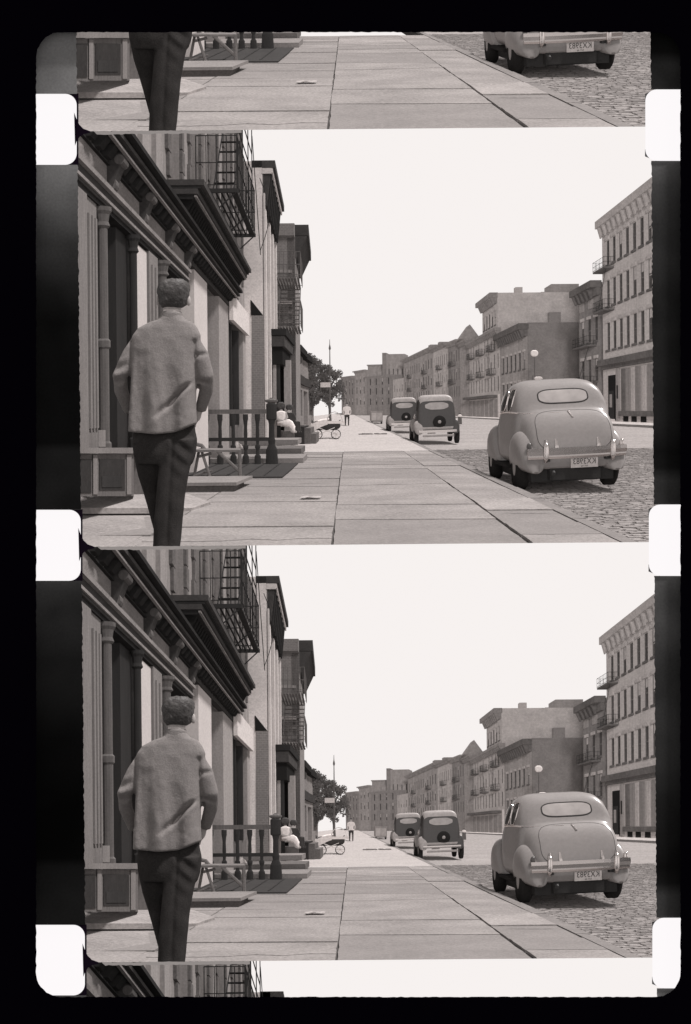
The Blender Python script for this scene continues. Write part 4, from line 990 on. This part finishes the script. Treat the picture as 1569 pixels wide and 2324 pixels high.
# ================================================================== PEOPLE
ZM = 6.5
def er(u0, u1, v, dep, dz=0, n=20, e=.85, tilt=0):      # an oval ring of the walking man, given by its outline at that height
    a, b = at(u0, v, ZM), at(u1, v, ZM); cx, w, h = (a[0]+b[0])/2, (b[0]-a[0])/2, (a[1]+b[1])/2
    pts = []
    for i in range(n):
        q = 2*math.pi*i/n; c, s = math.cos(q), math.sin(q)
        pts.append((cx+w*math.copysign(abs(c)**e, c), h+tilt*math.copysign(abs(c)**e, c), ZM+dz+dep*math.copysign(abs(s)**e, s)))
    return pts
def mp(u, v, dz=0.0): return at(u, v, ZM+dz)
MAN = {2: (1, 5)}
t = Thing('person', 'man in grey jacket and dark trousers walking away', 'person', base=mp(385,1304), frames=(0,1,2), shift=MAN)
# body: one continuous figure from shoes to head
bd = MB()
bd.loft([er(376,412,738,.055), er(374,410,722,.055), er(372,409,704,.056,.0), er(368,414,694,.07,.01), er(362,424,682,.088,.015), er(359.5,428,664,.098,.02), er(361,427,650,.095,.02), er(368,421,641,.075,.02), er(381,408,636.5,.04,.02)])
bd.loft([er(350,424,745,.06), er(318,438,762,.08), er(316,432,830,.09), er(320,428,900,.09), er(318,430,960,.09), er(320,430,1000,.09), er(335,420,1040,.07)])
bd.tube([mp(340,1000,.02), mp(344,1120,.12), mp(371,1245,.08), mp(374,1298,.07)], [.06,.045,.032,.03], 10)
bd.tube([mp(408,1000,-.01), mp(392,1120,-.06), mp(382,1240,-.07), mp(380,1298,-.07)], [.06,.05,.04,.035], 10)
bd.tube([mp(316,775,.0), mp(274,853,.005), mp(277,888,.06), mp(302,940,.145)], [.04,.032,.03,.025], 8)
bd.tube([mp(438,775,.0), mp(468,852,.0), mp(467,886,.07), mp(450,938,.15)], [.04,.032,.03,.025], 8)
bd.ellipsoid(mp(306,944,.15), (.035,.045,.026), 10, 8); bd.ellipsoid(mp(446,942,.15), (.035,.045,.026), 10, 8)
for u, d in ((310, 1), (440, -1)):                       # fingers and thumb slipped into the trouser pockets
    for q in range(4): bd.tube([mp(u-8+5*q,948,.14), mp(u-8+5*q+3*d,962,.15), mp(u-7+5*q+5*d,972,.15)], [.011,.010,.008], 6)
    bd.tube([mp(u+9*d,938,.12), mp(u+14*d,950,.11)], [.012,.009], 6)
bd.ellipsoid(mp(374,1300,.06), (.045,.04,.13), 10, 8); bd.ellipsoid(mp(388,1300,.06), (.045,.04,.13), 10, 8)
body = t.part('body', remeshed(bd, .011, 4), 'skin', smooth=True)
for u, s in ((359.5, -1), (428.5, 1)):
    c = mp(u, 683, -.005); t.part('ear', MB().ellipsoid(c, (.014,.031,.018), 10, 8), 'skin', body, smooth=True)
f = mp(394, 676, .115)
t.part('nose', MB().ellipsoid((f[0],f[1],f[2]+.01), (.012,.022,.022), 8, 6), 'skin', body, smooth=True)
t.part('mouth', MB().ellipsoid((f[0],f[1]-.05,f[2]-.015), (.025,.006,.01), 8, 6), 'skin', body, smooth=True)
for s in (-1, 1): t.part('eye', MB().ellipsoid((f[0]+s*.032,f[1]+.025,f[2]-.01), (.012,.007,.01), 8, 6), 'cloth_white', body, smooth=True)
hr = MB()
hr.loft([er(369,417,699,.045,-.025), er(364,423.5,692,.072,-.014), er(361,428,682,.090,-.008), er(358,430.5,666,.106,.0), er(358.5,430.5,655,.108,.004), er(362,428,644,.098,.01), er(371,419,635.5,.068,.012), er(384,406,632.5,.03,.012)])
hr = remeshed(hr, .007, 2)
from mathutils import noise as mnoise
hc = Vector(mp(394, 670, .0))
def tuft(p):
    v = Vector(p); d = (v-hc).normalized(); w = v*30
    return tuple(v+d*(.006*mnoise.noise(w)+.004*mnoise.noise(w*2.6)))
t.part('hair', hr.xf(tuft), 'hair', body, smooth=True)
jk = MB()
jk.loft([er(364,416,716,.066), er(361,418,724,.075), er(336,440,733,.082), er(313,449,745,.098), er(300,457,763,.115), er(299,450,790,.128), er(299,448,830,.135), er(299,446,880,.140), er(298,446,930,.148), er(297,447.5,968,.155), er(297,448,980,.157)])
jk.tube([mp(318,776,.0), mp(295,808,.0), mp(273,853,.0), mp(275,886,.06), mp(295,934,.14)], [.056,.052,.046,.044,.036], 12)
jk.tube([mp(434,776,.0), mp(455,808,-.01), mp(469,852,-.01), mp(469,884,.07), mp(455,932,.15)], [.056,.054,.047,.044,.036], 12)
jk = remeshed(jk, .0105, 3)
from mathutils import noise as mnoise
def folds(p):
    X, H, Z = p
    du = F*X/ZM; u = UV0+du; v = VV0+F*(EYE-H)/ZM
    back = max(0.0, min(1.0, (ZM+.01-Z)/.06)); inn = 1.0 if 300 < u < 446 else .35
    d = 0.0
    low = min(1, max(0, (v-760)/150))
    d += .030*low*math.sin((u-372)*.095+.9*math.sin(v*.012))*inn                       # hanging folds
    q = (u-438)+(v-866)*.95                                                            # the long crease from the right elbow to the hem
    if 862 < v < 945: d += .075*math.exp(-(q/7.0)**2)*min(1, (v-862)/16, (945-v)/28)-.010*math.exp(-((q-14)/9)**2)*min(1, (v-862)/16, (945-v)/28)
    q2 = (u-352)-(v-800)*.16
    d += .012*math.exp(-(q2/8)**2)*low
    q3 = (v-884)-.35*(u-400)
    if u > 446: d += .025*math.exp(-((v-806+.2*(u-446))/5)**2)+.045*math.exp(-((v-868-.3*(u-470))/6)**2)
    if u < 300: d += .026*math.sin(v*.19+u*.05)*min(1, max(0, (v-800)/60))
    seam = .024*(math.exp(-((u-301)/4)**2)+math.exp(-((u-446)/4)**2))*(1 if 770 < v < 930 else 0)
    d += seam
    lift = 0.0
    if v > 930: lift = (v-930)/50*(.055*max(0, (u-395)/52)**1.6-.012*max(0, 1-abs(u-365)/60))
    w = Vector((X*7, H*5, 1.3)); d += .008*mnoise.noise(w)+.006*mnoise.noise(w*2.7)+.003*mnoise.noise(w*6)
    return (X, H+lift, Z+(d-.03*low)*back)
jk.xf(folds)
jkp = t.part('jacket', jk, 'jacket', smooth=True)
t.part('jacket_collar', MB().loft([er(366,415,722,.07,.0), er(366.5,414,713,.068,.0), er(369,412,708,.064,.0), er(371,410,709,.058,.0), er(371,410,716,.056,0)], False), 'jacket', jkp, smooth=True)
t.part('shirt_collar', MB().loft([er(371,411,716,.060), er(371.5,411,705,.060), er(373,409.5,703.5,.056)], False), 'shirt', smooth=True)
tr = MB()
tr.loft([er(306,442,950,.085), er(304,444,978,.105), er(301,448,1000,.132), er(303,445,1030,.136), er(310,438,1052,.12)])
tr.loft([er(302,376,1000,.12,.0), er(304,372,1040,.115,.03), er(309,370,1080,.105,.08), er(319,369,1120,.098,.12), er(330,372,1160,.09,.12), er(344,381,1205,.082,.10), er(353,389,1245,.078,.08), er(356,392,1290,.075,.06)])
tr.loft([er(372,448,995,.12,-.02), er(368,440,1030,.118,-.03), er(364,432,1070,.112,-.05), er(360,424,1120,.105,-.06), er(357,419.5,1170,.10,-.07), er(354,415,1220,.097,-.07), er(352,409,1260,.094,-.07), er(353,407,1292,.09,-.07)])
tr = remeshed(tr, .0105, 3)
def creases(p):
    X, H, Z = p; u = UV0+F*X/ZM; v = VV0+F*(EYE-H)/ZM
    back = max(0.0, min(1.0, (ZM+.02-Z)/.06)); d = 0
    if u > 366:
        d += .010*math.sin((v-.9*(u-400))*.16)*math.exp(-((v-1020)/45)**2)*math.exp(-((u-425)/24)**2)*1.2
        d += .014*math.exp(-((u-(399-.06*(v-1000)))/4)**2)
    w = Vector((X*8, H*4, 5.1)); d += .012*mnoise.noise(w)+.006*mnoise.noise(w*2.5)
    return (X+.004*mnoise.noise(Vector((.3, H*9, 2))), H, Z+d*back)
tr.xf(creases)
t.part('trousers', tr, 'trousers', smooth=True)
for u, dz in ((374, .12), (381, -.02)):
    c = mp(u, 1297, dz); t.part('shoe', MB().ellipsoid((c[0],.05,c[2]+.06), (.05,.05,.15), 12, 8), 'shoe', smooth=True)

def sk(c, s): return lambda x, h, z=0.0: (c[0]+x*s, c[1]+h*s, c[2]+z*s)
# seated woman in white, seated companion
t = Thing('person', 'woman in white blouse and skirt seated outside', 'person', base=at(655,983,31.0), frames=(1,2))
Zp = 31.0; q = sk((at(640,983,Zp)[0], 0, Zp), .62); q0 = at(640,983,Zp)[1]
def Q(x, h, z=0.0): p = q(x, h, z); return (p[0], p[1]+q0, p[2])
m = MB().loft([[Q(cx+w*math.cos(a), h, dz+d*math.sin(a)) for a in [2*math.pi*i/12 for i in range(12)]] for cx, h, w, d, dz in
     ((0,.42,.19,.16,0),(0,.6,.16,.13,0),(-.02,.8,.18,.13,0),(-.03,.98,.2,.12,0),(-.03,1.04,.08,.07,0),(-.02,1.12,.06,.06,0),(-.02,1.2,.09,.1,0),(-.02,1.28,.1,.11,0),(-.02,1.35,.05,.06,0))])
m.tube([Q(-.2,.98,.0), Q(-.26,.72,.0), Q(-.05,.6,-.14), Q(.1,.58,-.16)], [.055,.05,.04,.03], 8); m.tube([Q(.15,.98,.0), Q(.24,.74,.0), Q(.16,.6,-.14)], [.055,.05,.035], 8)
m.tube([Q(-.05,.45,.0), Q(.35,.47,-.1), Q(.5,.08,-.12), Q(.62,.03,-.14)], [.1,.08,.05,.035], 8); m.tube([Q(.05,.45,.1), Q(.42,.47,.06), Q(.58,.08,.04), Q(.7,.03,.03)], [.1,.08,.05,.035], 8)
b = t.part('body', remeshed(m, .015, 3), 'skin', smooth=True)
m = MB().loft([[Q(cx+w*math.cos(a), h, dz+d*math.sin(a)) for a in [2*math.pi*i/12 for i in range(12)]] for cx, h, w, d, dz in ((0,.48,.22,.19,0),(-.01,.62,.2,.17,0),(-.02,.8,.23,.17,0),(-.03,.99,.24,.15,0),(-.03,1.05,.1,.09,0))])
t.part('blouse', m, 'cloth_white', b, smooth=True)
m = MB().loft([[Q(cx+.02*math.sin(3*a), h+hh*math.cos(a), d*math.sin(a)) for a in [2*math.pi*i/12 for i in range(12)]] for cx, h, hh, d in ((-.2,.5,.14,.2),(.1,.5,.16,.24),(.36,.45,.2,.26),(.5,.3,.26,.26),(.62,.16,.16,.24))])
t.part('skirt', m, 'cloth_white', b, smooth=True)
t.part('hair', MB().ellipsoid(Q(-.03,1.29,.03), (.13,.12,.13), 12, 8), 'hair', b, smooth=True)
t = Thing('person', 'dark clothed person seated behind the woman in white', 'person', base=at(664,980,31.4), frames=(1,2))
Zp = 31.4; q = sk((at(656,983,Zp)[0], 0, Zp), .62); q0 = at(655,983,Zp)[1]
m = MB().loft([[Q(cx+w*math.cos(a), h, d*math.sin(a)) for a in [2*math.pi*i/12 for i in range(12)]] for cx, h, w, d in ((.05,.42,.2,.16),(.02,.7,.18,.14),(0,.95,.2,.12),(0,1.03,.07,.06),(.02,1.1,.06,.06),(.03,1.2,.09,.1),(.03,1.3,.06,.07))])
m.tube([Q(-.18,.93), Q(-.24,.7), Q(.0,.58,-.14)], [.06,.05,.04], 8); m.tube([Q(.17,.93), Q(.27,.7), Q(.24,.55,-.14)], [.06,.05,.04], 8)
m.tube([Q(0,.45), Q(.36,.47,-.1), Q(.42,.06,-.12), Q(.54,.03,-.14)], [.1,.08,.055,.035], 8); m.tube([Q(.1,.45,.1), Q(.46,.47,.06), Q(.5,.06,.04), Q(.62,.03,.03)], [.1,.08,.055,.035], 8)
m = remeshed(m, .02, 3); hd = MB(); hd.v = m.v; hd.f = [f for f in m.f if m.v[f[0]][1] > q0+.62]; cl_ = MB(); cl_.v = m.v; cl_.f = [f for f in m.f if m.v[f[0]][1] <= q0+.62]
b = t.part('body', m, 'skin', smooth=True)
t.part('clothes', MB().add([(x+.0, h, z-.012) for x, h, z in compact(cl_).v], compact(cl_).f), 'cloth_dark', b, smooth=True)
t.part('hair', MB().ellipsoid(Q(.03,1.24,.04), (.11,.1,.11), 10, 8), 'hair', b, smooth=True)
t = Thing('stoop_wall', 'grey stone stoop beside the baby carriage', 'steps', base=at(690,990,33), frames=(1,2))
Zs = 33.0; xs = [at(u,960,Zs)[0] for u in (630, 668, 690, 704, 716)]; hb = 0
for i, h in enumerate((.42, .55, .50, .32)): t.part('step', MB().box(xs[i], xs[i+1], 0, h, Zs+.2*i, Zs+4), 'stone_step_dark' if i != 1 else 'recess_wall')
# baby carriage
t = Thing('baby_carriage', 'baby carriage with wire wheels and white blanket', 'stroller', base=at(745,997,39), frames=(1,2))
Zc = 39.0; c = at(742, 996, Zc); pq = lambda x, h, z=0.0: (c[0]+x, c[1]+h, Zc+z)
m = MB().loft([[pq(x*1.1, .60+hh*.6+.28*math.sin(a), .26*math.cos(a)) for a in [math.pi+math.pi*i/10 for i in range(11)]] for x, hh in ((-.50,.2),(-.44,.08),(-.2,.0),(.2,.0),(.4,.08),(.46,.2))], False)
bd_ = t.part('basket', m, 'cloth_dark', smooth=True)
t.part('hood', MB().loft([[pq(.30+.27*math.cos(a), .62+.36*math.sin(a), zz) for a in [math.pi*1.05*i/10-.1 for i in range(11)]] for zz in (-.27, .27)], False), 'cloth_dark', bd_, smooth=True)
t.part('hood_rib', MB().tube([pq(.30+.28*math.cos(a), .62+.37*math.sin(a), -.28) for a in [math.pi*i/8 for i in range(9)]], .014, 5), 'chrome', bd_)
t.part('blanket', MB().grid(lambda a, b: pq(-.56+.66*a, .70+.06*math.sin(7*a+5*b)-.16*(1-a)**2, -.29+.58*b), 9, 5), 'cloth_white', bd_, smooth=True)
t.part('blanket_edge', MB().grid(lambda a, b: pq(-.58+.62*a, .70-.16*(1-a)**2-.34*b*(1-.5*a), -.30-.02*math.sin(8*a)), 9, 3), 'cloth_white', bd_, smooth=True)
t.part('side_band', MB().grid(lambda a, b: pq(-.05+.72*a, .66-.10*b, -.285), 6, 1), 'cloth_white', bd_, smooth=True)
t.part('handle', MB().tube([pq(.4,.5,-.2), pq(.62,.62,-.2), pq(.64,.62,.2), pq(.4,.5,.2)], .016, 6), 'chrome')
t.part('spring', MB().tube([pq(-.34,.16,-.22), pq(.3,.42,-.22)], .016, 5).tube([pq(.34,.16,-.22), pq(-.3,.42,-.22)], .016, 5), 'chrome')
for x in (-.34, .34):
    for z in (-.26, .26):
        w = t.part('wheel', MB().tube([pq(x+.17*math.cos(2*math.pi*i/16), .17+.17*math.sin(2*math.pi*i/16), z) for i in range(17)], .012, 5), 'iron_plate')
        sp = MB()
        for i in range(4): a = math.pi*i/4; sp.tube([pq(x+.16*math.cos(a),.17+.16*math.sin(a),z), pq(x-.16*math.cos(a),.17-.16*math.sin(a),z)], .005, 4)
        t.part('spokes', sp, 'chrome', w)
def walker(label, u, v, Z, top, hgt=1.7, legs='cloth_dark'):
    b0 = at(u, v, Z); t = Thing('person', label, 'person', base=b0, frames=(1,2)); s = hgt/1.7
    q = lambda x, h, z=0.0: (b0[0]+x*s, b0[1]+h*s, Z+z*s)
    m = MB().loft([[q(w*math.cos(a), h, d*math.sin(a)) for a in [2*math.pi*i/10 for i in range(10)]] for h, w, d in ((.82,.17,.12),(1.0,.15,.11),(1.25,.2,.12),(1.38,.19,.1),(1.43,.07,.06),(1.5,.06,.06),(1.57,.085,.1),(1.66,.075,.09),(1.7,.03,.04))])
    for sd in (-1, 1):
        m.tube([q(sd*.09,.86), q(sd*.1,.46,.04*sd), q(sd*.1,.06,-.02*sd), q(sd*.1,.03,.1)], [.09,.065,.045,.04], 8)
        m.tube([q(sd*.19,1.36), q(sd*.26,1.08), q(sd*.24,.82,.06)], [.055,.045,.03], 8)
    m = remeshed(m, .03, 2); b = t.part('body', m, 'skin', smooth=True)
    def shell(lo, hi, name, mt_):
        r = MB(); r.v = [(b0[0]+(x-b0[0])*1.08, h, Z+(z-Z)*1.15) for x, h, z in m.v]; r.f = [f for f in m.f if lo*s < m.v[f[0]][1]-b0[1] < hi*s]
        t.part(name, compact(r), mt_, b, smooth=True)
    shell(.8, 1.42, 'shirt', top); shell(-.1, .82, 'trousers', legs)
    t.part('hair', MB().ellipsoid(q(0,1.62,0), (.09*s,.09*s,.1*s), 10, 6), 'hair', b, smooth=True)
walker('distant pedestrian in white shirt at the sidewalk end', 788, 967, 76, 'cloth_white')
t = Thing('rubble_heap', 'low heap of rubble on the far sidewalk', 'rubble', base=at(838,985,48), frames=(1,2))
m = MB(); R = random.Random(9)
for i in range(16):
    c = at(R.choice((R.uniform(818,842), R.uniform(852,874))), 984, 47); s = R.uniform(.04,.10); m.ellipsoid((c[0],.02,47+R.uniform(-.8,.8)), (s*1.6,s*.5,s), 6, 4)
t.part('rubble_heap', m, 'stone_step')

# ================================================================== PUT THE STREET INTO EVERY PICTURE
for k in (1, 2, 0, 3):
    for t in Thing.all: place(t, k)

# ================================================================== THE FILM STRIP AND THE GATE
def flat(name, loops, y, th, mt, parent=None):
    flatpts = [p for lp in loops for p in lp]; n = len(flatpts)
    tri = tessellate_polygon([[Vector((p[0], p[1], 0)) for p in lp] for lp in loops])
    vs = [strip_pt(p[0], p[1], y) for p in flatpts]+[strip_pt(p[0], p[1], y+th) for p in flatpts]
    fs = [tuple(q) for q in tri]+[tuple(i+n for i in reversed(q)) for q in tri]; o = 0
    for lp in loops:
        for i in range(len(lp)): a, b = o+i, o+(i+1) % len(lp); fs.append((a, b, b+n, a+n))
        o += len(lp)
    me = bpy.data.meshes.new(name); me.from_pydata(vs, [], fs); me.materials.append(MATS[mt]); me.update()
    ob = bpy.data.objects.new(name, me); COL.objects.link(ob)
    if parent: ob.parent = parent
    return ob
def rrect(x0, x1, y0, y1, r, n=8, sk_=0.0, rs=None):
    rs = rs or (r, r, r, r); pts = []
    for (cx, cy, a0), rr in zip(((x1, y0, -90), (x1, y1, 0), (x0, y1, 90), (x0, y0, 180)), rs):
        sx = -1 if cx == x1 else 1; sy = 1 if cy == y0 else -1
        for i in range(n+1):
            a = math.radians(a0+90*i/n); pts.append((cx+sx*rr+rr*math.cos(a), cy+sy*rr+rr*math.sin(a)))
    return pts
R = random.Random(11)
def rough(pts, amp, step=9.0):
    out = []
    for i in range(len(pts)):
        p, q = pts[i], pts[(i+1) % len(pts)]; d = math.hypot(q[0]-p[0], q[1]-p[1]); k = max(1, int(d/step))
        for s in range(k): out.append((p[0]+(q[0]-p[0])*s/k+R.uniform(-amp, amp), p[1]+(q[1]-p[1])*s/k+R.uniform(-amp, amp)))
    return out
film = bpy.data.objects.new('film_strip', None); COL.objects.link(film); film.empty_display_size = .2
film['label'] = 'dark sprocketed film strip edges framing the repeated street pictures'; film['category'] = 'film strip'
def le(v): return 172.8+.0100*(v-0)+(.0 if v > 300 else 0)        # inner edge of the left border, drifting with the strip's slight tilt
def re_(v): return 1476.5+.0066*v
holesL = [(78, 174.5+.0098*(y0-213), y0, y1) for y0, y1 in ((213, 374), (1157, 1318), (2099, 2259))]
holesR = [(1465+.0085*(y0-203), 1560, y0, y1) for y0, y1 in ((203, 365), (1145, 1307), (2083, 2243))]
lp = rough([(le(v), v) for v in range(40, 2311, 40)], 1.6, 7)
outerL = [(40, 40)]+lp+[(40, 2310)]
# cut the perforations through the borders: each border is made of the lengths between its perforations
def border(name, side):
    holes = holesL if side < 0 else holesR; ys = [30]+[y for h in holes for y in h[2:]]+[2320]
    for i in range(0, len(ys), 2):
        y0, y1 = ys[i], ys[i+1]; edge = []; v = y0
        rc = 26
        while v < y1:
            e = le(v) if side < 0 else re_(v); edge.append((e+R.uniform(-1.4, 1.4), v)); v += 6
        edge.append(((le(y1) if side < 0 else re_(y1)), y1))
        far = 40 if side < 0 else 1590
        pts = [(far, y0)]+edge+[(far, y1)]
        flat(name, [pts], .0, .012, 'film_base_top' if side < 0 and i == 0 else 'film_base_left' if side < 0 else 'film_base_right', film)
    for x0, x1, y0, y1 in holes:                       # the thin bridge of film and the rounded corners at each perforation
        if side < 0:
            cor = [(x1+3.5, y0-2), (x1+3.5+.0, y1+2), (x1-26, y1+2), (x1-26, y1)]
            arc = [(x1-26+26*math.sin(math.radians(a)), y1-26+26*math.cos(math.radians(a))) for a in range(0, 91, 10)]
            arc2 = [(x1-26+26*math.cos(math.radians(a)), y0+26-26*math.sin(math.radians(a))) for a in range(0, 91, 10)]
            flat(name, [[(x1+4, y0-1), (x1+4, y1+1), (x1-26, y1+1)]+arc+arc2+[(x1-26, y0-1)]], .002, .012, 'film_black', film)
        else:
            arc = [(x0+26-26*math.sin(math.radians(a)), y1-26+26*math.cos(math.radians(a))) for a in range(0, 91, 10)]
            arc2 = [(x0+26-26*math.cos(math.radians(a)), y0+26-26*math.sin(math.radians(a))) for a in range(0, 91, 10)]
            flat(name, [[(x0+26, y1+1)]+arc+[(x0-.8, y1-26), (x0-.8, y1-10)]], .003, .012, 'film_base_right', film)
            flat(name, [[(x0+26, y0-1)]+list(reversed(arc2))+[(x0-.8, y0+26), (x0-.8, y0+10)]], .003, .012, 'film_base_right', film)
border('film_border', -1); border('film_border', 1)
for x0, x1, y0, y1 in holesL: flat('perforation_light', [rrect(x0-20, x1, y0, y1, 26, rs=(26, 26, 2, 2))], .016, .01, 'light_table', film)
for x0, x1, y0, y1 in holesR: flat('perforation_light', [rrect(x0, x1+20, y0, y1, 26, rs=(2, 2, 26, 26))], -.008, .006, 'light_table', film)
for k in (0, 1, 2):
    dv, du = PITCH_V*(k-1), PITCH_U*(k-1)
    b = [(178,1198),(184,1214),(190,1226),(199,1235),(214,1240.5),(214,1244.5),(201,1247),(191,1253),(184,1263),(180,1274)]
    flat('frame_corner', [[(u+du, v+dv) for u, v in b]], .004, .012, 'film_black', film)
    e0 = [(u, 1240.5-(u-300)*.0085+R.uniform(-1.0, 1.0)) for u in range(222, 560, 8)]
    e1 = [(u, 1247.5-(u-300)*.0085+R.uniform(-1.2, 1.2)) for u in range(558, 222, -8)]
    flat('frame_line', [[(u+du, v+dv) for u, v in e0+e1]], .006, .01, 'film_line', film)
gate = flat('film_gate', [[(-420, -330), (1989, -330), (1989, 2654), (-420, 2654)], rough(rrect(82.5, 1544.5, 73, 2262.5, 56, n=10), .9, 8)], -.06, .03, 'gate_black')
gate['label'] = 'black mask with a rounded opening around the film strip'; gate['category'] = 'film gate'
